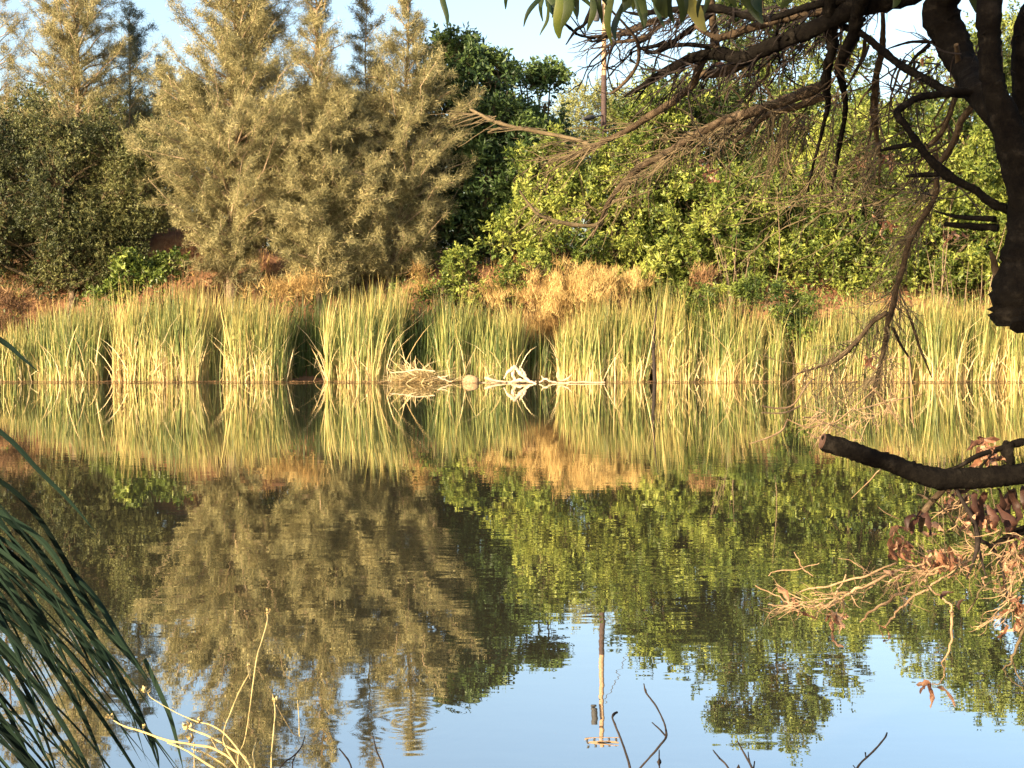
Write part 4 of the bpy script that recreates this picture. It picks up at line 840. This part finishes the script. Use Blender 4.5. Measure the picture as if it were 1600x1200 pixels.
fpart('branch', [lin_([(1560, 860, 3), (1500, 880, 4), (1470, 888, 4), (1430, 885, 4), (1405, 895, 3.5), (1350, 917, 3.5), (1317, 934, 3), (1300, 946, 3), (1270, 946, 2.5), (1232, 938, 2), (1180, 915, 1.5)], 3.5, 3.8),
                 lin_([(1400, 878, 2.5), (1340, 905, 2.5), (1290, 915, 2.5), (1250, 925, 2)], 3.6, 3.8), lin_([(1200, 945, 1.5), (1232, 956, 2.5), (1262, 959, 2.5)], 3.7, 3.7),
                 lin_([(1322, 900, 2), (1305, 925, 2.5), (1290, 940, 2.5), (1262, 942, 2), (1240, 935, 1.5)], 3.8, 3.8), lin_([(1200, 900, 1), (1215, 892, 1.5), (1250, 888, 1.5), (1280, 880, 1)], 3.8, 3.8),
                 lin_([(1240, 862, 1), (1250, 885, 2), (1270, 900, 1.5)], 3.8, 3.8), lin_([(1310, 873, .8), (1335, 880, 1.2), (1350, 890, 1.5)], 3.7, 3.7)], PT, sides=6, wob=1.1)
fpart('branch', [lin_([(1470, 860, 3), (1448, 890, 3), (1425, 902, 4.5), (1407, 925, 4), (1378, 954, 4), (1344, 972, 2.5)], 3.5, 3.7),
                 lin_([(1540, 870, 2), (1480, 900, 2), (1447, 926, 3), (1420, 945, 3), (1395, 965, 3), (1380, 982, 2)], 3.5, 3.6),
                 lin_([(1430, 900, 1.5), (1438, 915, 2), (1447, 926, 2.5), (1465, 940, 2.5), (1482, 957, 3), (1487, 975, 3.5), (1485, 1012, 3), (1476, 1035, 2), (1472, 1060, 1.2), (1448, 1068, 1.5)], 3.5, 3.6),
                 lin_([(1363, 968, 1), (1375, 980, 1.5), (1380, 997, 1.2)], 3.6, 3.6), lin_([(1486, 1015, 1.5), (1478, 1030, 1), (1474, 1055, .8)], 3.6, 3.6)], PT, sides=6, wob=1.1)
fpart('branch', [lin_([(1640, 900, 4), (1600, 950, 4), (1596, 975, 4), (1588, 1000, 4), (1575, 1025, 3), (1566, 1040, 2), (1580, 1062, 1.5), (1604, 1080, 1.5)], 3.4, 3.5), lin_([(1575, 1030, 2.5), (1590, 1055, 1.5), (1610, 1075, 1)], 3.5, 3.5),
                 lin_([(1510, 958, 2), (1535, 918, 2.5), (1560, 900, 2)], 3.5, 3.5), lin_([(1525, 912, 2), (1560, 922, 2), (1575, 930, 1.5)], 3.5, 3.5), lin_([(1600, 945, 3), (1575, 930, 3), (1560, 905, 2)], 3.5, 3.5)], M['twig'], sides=6, wob=1.1)
fpart('branch', [lin_([(1428, 722, 1.2), (1378, 733, 1.5), (1360, 750, 1.6), (1330, 779, .7)], 3.5, 3.6), lin_([(1372, 792, .8), (1385, 802, 1.2), (1405, 811, 1.5)], 3.5, 3.5)], PT, sides=5)
tw = MB(); spray(tw, [(1560, 850), (1480, 880), (1400, 900)], 44, (-.6, .5), 60, (3.4, 3.7), 1.1, .6, 1, .2); tw.build('twigs', PT, fb)
tw = MB(); spray(tw, [(1480, 740), (1540, 800), (1590, 860)], 30, (-.3, 1), 60, (3.3, 3.5), 1.2, .5, 1, .2); tw.build('twigs', PT, fb)
tw = MB(); spray(tw, [(1400, 900), (1300, 940), (1230, 940)], 26, (-.6, .3), 55, (3.6, 3.8), .9, .6, 1, .2); tw.build('twigs', PT, fb)
tw = MB(); spray(tw, [(1330, 930), (1260, 950)], 10, (.1, 1), 45, (3.6, 3.8), .9, .4, 1, .2); tw.build('twigs', PT, fb)
tw = MB(); spray(tw, [(1600, 880), (1580, 960)], 20, (-.8, .4), 60, (3.4, 3.6), 1.1, .6, 1, .2); tw.build('twigs', PT, fb)
DL = M['deadleaf']; DD = M['deaddark']
def dleaf(pts, w, Y, mat, curl=.2):
    mb = MB(); leaf_mesh(mb, at(pts[0], pts[1], Y), at(pts[2], pts[3], Y+rng.normal(0, .03)), w*.85*Y/F, rng, curl*1.4*rng.choice([-1, 1]), unit(np.array([rng.normal(0, .5), 1, rng.normal(0, .5)])), 8, rng.random(), .8, .035)
    mb.build('dried_leaf', mat, fb, True)
for q in [(1562, 685, 1513, 708, 17), (1566, 695, 1528, 716, 14), (1555, 690, 1518, 696, 10), (1570, 712, 1545, 728, 12), (1548, 718, 1558, 736, 13),
          (1412, 825, 1392, 842, 18), (1396, 838, 1400, 870, 16), (1408, 848, 1404, 875, 20), (1415, 865, 1428, 878, 10), (1443, 818, 1475, 828, 16), (1440, 830, 1470, 835, 10),
          (1468, 860, 1480, 886, 14), (1480, 855, 1498, 880, 14), (1462, 858, 1466, 875, 10), (1500, 828, 1525, 842, 14), (1510, 800, 1530, 815, 12), (1590, 845, 1575, 862, 16), (1605, 840, 1590, 858, 14), (1588, 868, 1606, 880, 12), (1598, 885, 1606, 905, 14),
          (1218, 915, 1233, 948, 12), (1300, 955, 1322, 980, 17), (1308, 960, 1318, 976, 14), (1300, 972, 1300, 990, 8), (1302, 985, 1316, 1012, 7), (1378, 980, 1380, 998, 6), (1248, 958, 1280, 968, 7), (1560, 860, 1585, 850, 10),
          (1453, 1067, 1431, 1069, 10), (1451, 1068, 1438, 1084, 7), (1452, 1070, 1452, 1104, 10), (1466, 1072, 1491, 1105, 8), (1575, 935, 1608, 955, 12), (1585, 950, 1608, 970, 10), (1590, 975, 1562, 990, 13), (1572, 978, 1560, 996, 9), (1380, 890, 1394, 900, 9), (1398, 890, 1405, 905, 9), (1505, 885, 1512, 905, 8), (1500, 765, 1482, 780, 14), (1490, 770, 1484, 800, 12), (1510, 775, 1496, 795, 10)]:
    dleaf(q[:4], q[4], 3.45, DL)
for q in [(1442, 800, 1402, 824, 15), (1432, 805, 1418, 830, 13), (1438, 808, 1450, 838, 14), (1430, 812, 1426, 838, 9), (1525, 770, 1510, 812, 22), (1540, 768, 1528, 825, 24), (1560, 765, 1540, 800, 22), (1580, 762, 1570, 835, 26), (1570, 765, 1590, 820, 20), (1530, 790, 1500, 828, 14), (1545, 790, 1550, 826, 18), (1560, 790, 1578, 832, 18), (1515, 762, 1500, 770, 12), (1600, 845, 1578, 862, 10), (1595, 760, 1600, 800, 18), (1490, 925, 1470, 935, 9), (1508, 935, 1504, 955, 9)]:
    dleaf(q[:4], q[4], 3.35, DD, .3)
mb = MB()
for q in [(1408, 850, 3.5, 16, 7, 22), (1470, 868, 3.5, 22, 12, 18), (1530, 800, 3.4, 14, 16, 22), (1585, 880, 3.5, 22, 14, 18), (1590, 960, 3.5, 16, 12, 18), (1540, 705, 3.35, 10, 9, 24), (1440, 885, 3.55, 12, 14, 12), (1310, 965, 3.8, 9, 7, 16), (1230, 935, 3.8, 5, 9, 14), (1490, 772, 3.4, 14, 9, 10), (1520, 765, 3.4, 12, 14, 9), (1480, 870, 3.5, 12, 10, 10), (1405, 850, 3.5, 6, 6, 12), (1600, 940, 3.45, 10, 8, 12), (1555, 700, 3.35, 8, 12, 10), (1560, 900, 3.5, 6, 10, 10)]: withered(mb, *q)
mb.build('withered_leaves', DL, fb)
# pale hooked twigs over the reeds' reflection
hk = empty('dead_twigs', at(1250, 640, 4.3), 'pale thin hooked twigs above the sawn end of the black bough', 'twigs'); mb = MB()
for l in [[(1172, 693, .8), (1200, 684, 1.5), (1222, 672, 1.5), (1230, 655, 1)], [(1190, 634, 1), (1215, 638, 1.4), (1240, 632, 1.5), (1262, 600, 1.4), (1275, 590, 1)], [(1190, 645, 1), (1225, 645, 1.4), (1250, 634, 1.4)], [(1255, 652, 1.2), (1275, 652, 1.2), (1290, 640, 1)],
          [(1262, 675, 1.5), (1280, 684, 1.2), (1300, 660, 1.2), (1310, 640, 1)], [(1275, 655, 1), (1300, 662, 1.4), (1330, 640, 1), (1370, 605, .8)], [(1310, 660, 1.2), (1340, 676, 1), (1350, 690, .8)], [(1230, 655, 1), (1262, 668, 1.2), (1290, 662, 1.3), (1320, 672, 1)], [(1362, 605, 1.4), (1380, 625, 1.4), (1398, 650, 1.2), (1410, 668, 1)], [(1340, 640, 1), (1380, 630, 1), (1440, 616, .8)], [(1420, 560, 1.6), (1424, 600, 1.6), (1424, 640, 1.4), (1428, 668, 1)]]:
    P, Rr = P_(lin(l, 4.3, 4.4)); tube(mb, P, Rr, 5, 5, .1, rng)
spray(mb, [(1275, 640), (1310, 670), (1400, 640)], 40, (-.4, .3), 45, (4.2, 4.5), .7, .7, 1, .2)
spray(mb, [(1385, 560), (1400, 640)], 16, (.1, 1), 60, (4.5, 4.7), .8, .5, 1, .2)
mb.build('twigs', M['paletwig'], hk)

# ------------------------------------------------------------------ blades at the left
def arch(mb, pts, w, Y0, Y1, rnd):
    """pts in photo pixels; a long folded blade through them"""
    n = len(pts); P = [at(p[0], p[1], Y0+(Y1-Y0)*i/(n-1)) for i, p in enumerate(pts)]
    Ps, _ = smooth_path(P, np.ones(n), 5); T = unit(np.gradient(Ps, axis=0)); m_ = len(Ps)
    v = unit(np.array([rng.normal(0, .5), 1, rng.normal(0, .3)])); S = unit(np.cross(T, v)); N = np.cross(S, T)
    u = np.linspace(0, 1, m_); ww = w*(Y0+Y1)/2/F/2*np.clip((1-u**3)*(.75+.4*u), .04, 1)
    V = np.stack([Ps-S*ww[:, None]+N*ww[:, None]*.35, Ps, Ps+S*ww[:, None]+N*ww[:, None]*.35], 1).reshape(-1, 3)
    F_ = []
    for k in range(m_-1):
        a_ = 3*k; F_ += [[a_, a_+1, a_+4, a_+3], [a_+1, a_+2, a_+5, a_+4]]
    mb.add(V, F_, rnd, np.repeat(u, 3))
bl = empty('grass_clump', (-1.35, 1.7, tz(-1.35, 1.7)), 'clump of long dark green arching blades at the lower left', 'ornamental grass')
mb = MB()
man = [[(-260, 700), (-120, 600), (0, 675), (60, 735), (110, 785), (152, 835)], [(-260, 760), (-120, 690), (0, 752), (60, 810), (115, 900), (160, 980), (212, 1040), (236, 1075)], [(-260, 800), (-100, 740), (0, 800), (70, 850), (130, 940), (190, 1010), (228, 1060)],
       [(-200, 800), (-80, 750), (20, 820), (90, 900), (140, 990), (190, 1090), (240, 1160), (250, 1215)], [(-200, 870), (-60, 840), (40, 900), (110, 980), (170, 1070), (230, 1140), (290, 1215)],
       [(-200, 500), (-90, 480), (0, 532), (30, 556), (62, 583)], [(100, 880), (150, 935), (190, 1000), (235, 1065)], [(150, 1000), (195, 1070), (225, 1130), (252, 1210)], [(225, 1030), (250, 1085), (268, 1130), (287, 1205)],
       [(-60, 900), (20, 960), (80, 1040), (130, 1120), (170, 1215)], [(60, 700), (90, 780), (110, 830), (125, 870)]]
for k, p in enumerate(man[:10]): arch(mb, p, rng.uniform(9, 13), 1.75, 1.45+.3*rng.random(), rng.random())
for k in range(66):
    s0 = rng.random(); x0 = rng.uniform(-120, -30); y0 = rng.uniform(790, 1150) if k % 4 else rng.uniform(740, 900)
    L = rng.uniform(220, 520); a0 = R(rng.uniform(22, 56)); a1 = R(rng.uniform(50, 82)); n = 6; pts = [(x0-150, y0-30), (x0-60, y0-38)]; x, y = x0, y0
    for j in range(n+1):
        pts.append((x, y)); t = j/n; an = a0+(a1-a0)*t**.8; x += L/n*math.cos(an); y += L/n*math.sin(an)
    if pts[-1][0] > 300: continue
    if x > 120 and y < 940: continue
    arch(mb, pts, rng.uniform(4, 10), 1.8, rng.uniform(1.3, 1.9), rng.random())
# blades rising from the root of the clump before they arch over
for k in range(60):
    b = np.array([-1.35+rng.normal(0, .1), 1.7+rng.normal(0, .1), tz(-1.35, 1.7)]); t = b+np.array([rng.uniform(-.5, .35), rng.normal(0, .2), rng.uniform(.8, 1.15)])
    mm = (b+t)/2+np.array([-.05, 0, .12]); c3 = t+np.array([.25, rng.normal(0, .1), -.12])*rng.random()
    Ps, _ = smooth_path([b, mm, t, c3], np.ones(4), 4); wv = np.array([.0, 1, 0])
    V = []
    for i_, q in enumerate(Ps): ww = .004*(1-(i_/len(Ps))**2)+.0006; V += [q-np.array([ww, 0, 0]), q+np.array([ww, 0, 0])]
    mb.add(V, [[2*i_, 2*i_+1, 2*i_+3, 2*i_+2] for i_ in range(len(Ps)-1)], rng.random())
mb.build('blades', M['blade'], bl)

# ------------------------------------------------------------------ dry yellow weed, bottom left
wd_ = empty('dry_weed', (-.26, 1.25, tz(-.26, 1.25)), 'dry yellow branching weed stalks at the bottom left of the water', 'dry weed')
def wpart(name, ls, Y, mat=M['drystalk'], sides=6, par=wd_, w0=0.2):
    mb = MB()
    for l in ls: P, Rr = P_(lin(l, Y, Y+.12)); tube(mb, P, np.array(Rr)*.5, 5, sides, .2, rng)
    return mb.build(name, mat, par, True)
Yw = 1.2
wpart('stem', [[(400, 1320, 5), (385, 1250, 4.5), (372, 1200, 4.5), (340, 1172, 4), (300, 1163, 4), (262, 1157, 3.5), (225, 1144, 3), (195, 1135, 3), (178, 1126, 2)]], Yw)
wpart('stem', [[(420, 1310, 4), (390, 1195, 3.5), (360, 1170, 3.5), (330, 1152, 3), (300, 1140, 3), (290, 1136, 2)], [(390, 1195, 3), (355, 1150, 2.5), (330, 1133, 2.5), (310, 1128, 2), (285, 1118, 1.6), (260, 1105, 1.4), (236, 1090, 1.2), (230, 1080, 1.6)]], Yw)
wpart('stem', [[(410, 1330, 4), (385, 1230, 3.5), (352, 1165, 3), (350, 1150, 3), (352, 1135, 2.5), (362, 1110, 2.5), (372, 1085, 2.5), (388, 1055, 2), (392, 1045, 1)], [(390, 1060, 1.2), (387, 1040, 1.4), (386, 1034, 1.2)]], Yw)
wpart('stem', [[(400, 1320, 3), (372, 1196, 2.2), (384, 1150, 2), (400, 1035, 2.2), (408, 1005, 2.2), (417, 975, 2.4), (418, 962, 2.6), (417, 950, 1)]], Yw)
wpart('stem', [[(430, 1320, 3), (424, 1200, 2.6), (427, 1150, 2.4), (430, 1115, 2.4), (429, 1100, 2.8), (426, 1084, .8)], [(432, 1102, 1.6), (445, 1125, 1.4), (458, 1146, 1.4), (468, 1150, 1.4)], [(468, 1150, 2), (467, 1120, 2), (465, 1094, 1.6)]], Yw)
wpart('stem', [[(400, 1300, 2.6), (398, 1200, 2.2), (395, 1180, 2), (400, 1160, 1.4)], [(372, 1200, 2), (369, 1182, 1.6), (371, 1165, 1)], [(340, 1172, 2), (333, 1160, 1.5), (328, 1150, 1)], [(304, 1300, 2), (304, 1210, 1.8), (303, 1160, 1.8)]], Yw)
wpart('stem', [[(400, 1300, 4), (350, 1215, 4), (310, 1185, 3.5), (290, 1172, 3), (262, 1160, 3)], [(420, 1300, 3), (370, 1215, 3), (325, 1180, 3), (300, 1170, 2.5)]], Yw)
for (px, py, r_) in [(226, 1080, 5), (171, 1121, 4), (292, 1137, 6), (297, 1157, 6), (311, 1128, 4), (418, 957, 4), (429, 1095, 4), (225, 1136, 3), (388, 1040, 3)]:
    mb = MB(); c = at(px, py, Yw+.05)
    for k in range(6):
        d = rdir(rng, 1)[0]; d[2] = abs(d[2]); leaf_mesh(mb, c, c+d*r_*2.1*Yw/F, r_*1.1*Yw/F, rng, .2, rdir(rng, 1)[0], 4, rng.random(), .6)
    tube(mb, [c-[0, 0, r_*.5*Yw/F], c, c+[0, 0, r_*.8*Yw/F]], [r_*.3*Yw/F, r_*.6*Yw/F, r_*.1*Yw/F], 2, 7, .2, rng)
    mb.build('seed_head', M['drystalk'], wd_, True)
rng2 = np.random.default_rng(3)

# ------------------------------------------------------------------ dark bare twigs at the bottom
def dtwig(label, ls, Y, heads=()):
    b = at(ls[0][0][0], 1290, Y); root = empty('bare_twig', (b[0], b[1], tz(b[0], b[1])), label, 'twig', 'bare dark twigs rising from the bottom edge')
    mb = MB()
    for l in ls: P, Rr = P_(lin(l, Y, Y+.1)); tube(mb, P, Rr, 5, 6, .12, rng)
    b0 = at(ls[0][0][0], ls[0][0][1], Y); tube(mb, [(b0[0]+.02, b0[1], tz(b0[0], b0[1])-.03), b0], [.004, ls[0][0][2]*Y/F], 2, 6)
    mb.build('stem', M['darktwig'], root, True)
    for (px, py, r_) in heads:
        h = MB(); c = at(px, py, Y+.08); rr = r_*Y/F; tube(h, [c-[0, 0, rr*1.6], c, c+[0, 0, rr*2]], [rr*.3, rr, rr*.15], 3, 7, .15, rng); h.build('bud', M['darktwig'], root, True)
dtwig('dark twig with hooked tip beside the pole reflection', [[(990, 1230, 2.2), (982, 1190, 1.8), (970, 1155, 1.8), (962, 1135, 1.6), (957, 1122, 1.6), (959, 1116, 2.4), (964, 1113, 2)]], 2.0)
dtwig('tall forked dark twig right of the pole reflection', [[(985, 1220, 1.6), (1002, 1198, 1.8), (1020, 1178, 1.8), (1035, 1160, 1.8), (1041, 1151, 2), (1040, 1138, 1.6), (1036, 1125, 1.5), (1025, 1103, 1.5), (1010, 1083, 1.5), (1006, 1068, .8)], [(1040, 1150, 1.5), (1030, 1139, 1.3), (1019, 1129, .9)]], 2.0, [(1009, 1080, 2.2)])
dtwig('short dark twig with a round bud between two taller twigs', [[(1032, 1230, 1.4), (1030, 1192, 1.4), (1030, 1172, .9)]], 2.0, [(1030, 1191, 4)])
dtwig('straight dark twig crossing the reflected tree crown', [[(1150, 1230, 1.8), (1138, 1200, 1.6), (1122, 1182, 1.4), (1114, 1172, .8)]], 2.1)
dtwig('dark twig with short side spurs under the reflected crown', [[(1185, 1230, 2), (1175, 1200, 1.8), (1163, 1178, 1.5), (1152, 1158, 1)], [(1174, 1198, 1.2), (1170, 1185, 1.2), (1169, 1175, .8)], [(1177, 1204, 1.4), (1179, 1190, 1.2)]], 2.1, [(1154, 1200, 3)])
dtwig('smooth dark twig leaning right, rightmost of the bottom twigs', [[(1325, 1225, 1.8), (1342, 1196, 1.6), (1358, 1180, 1.6), (1372, 1166, 1.5), (1383, 1152, 1.4), (1386, 1145, 1.2)], [(1353, 1184, 1.2), (1352, 1176, 1.2)], [(1338, 1202, 1), (1333, 1196, .8)]], 2.1)
dtwig('thin curved dark twigs right of the dry yellow weed', [[(420, 1230, 1.4), (440, 1196, 1.3), (460, 1180, 1.3), (472, 1165, 1), (476, 1150, .8)], [(458, 1240, 1.2), (457, 1195, 1.2), (462, 1180, .8)]], 2.0)
dtwig('thin dark twig bending left near the bottom middle', [[(556, 1230, 1.4), (548, 1196, 1.3), (540, 1182, 1.3), (530, 1170, .9)]], 2.0)
dtwig('thin pale grey twig below the reflected spindly pine', [[(606, 1230, 1.4), (598, 1196, 1.3), (588, 1172, 1.2), (583, 1150, .8)]], 2.0)
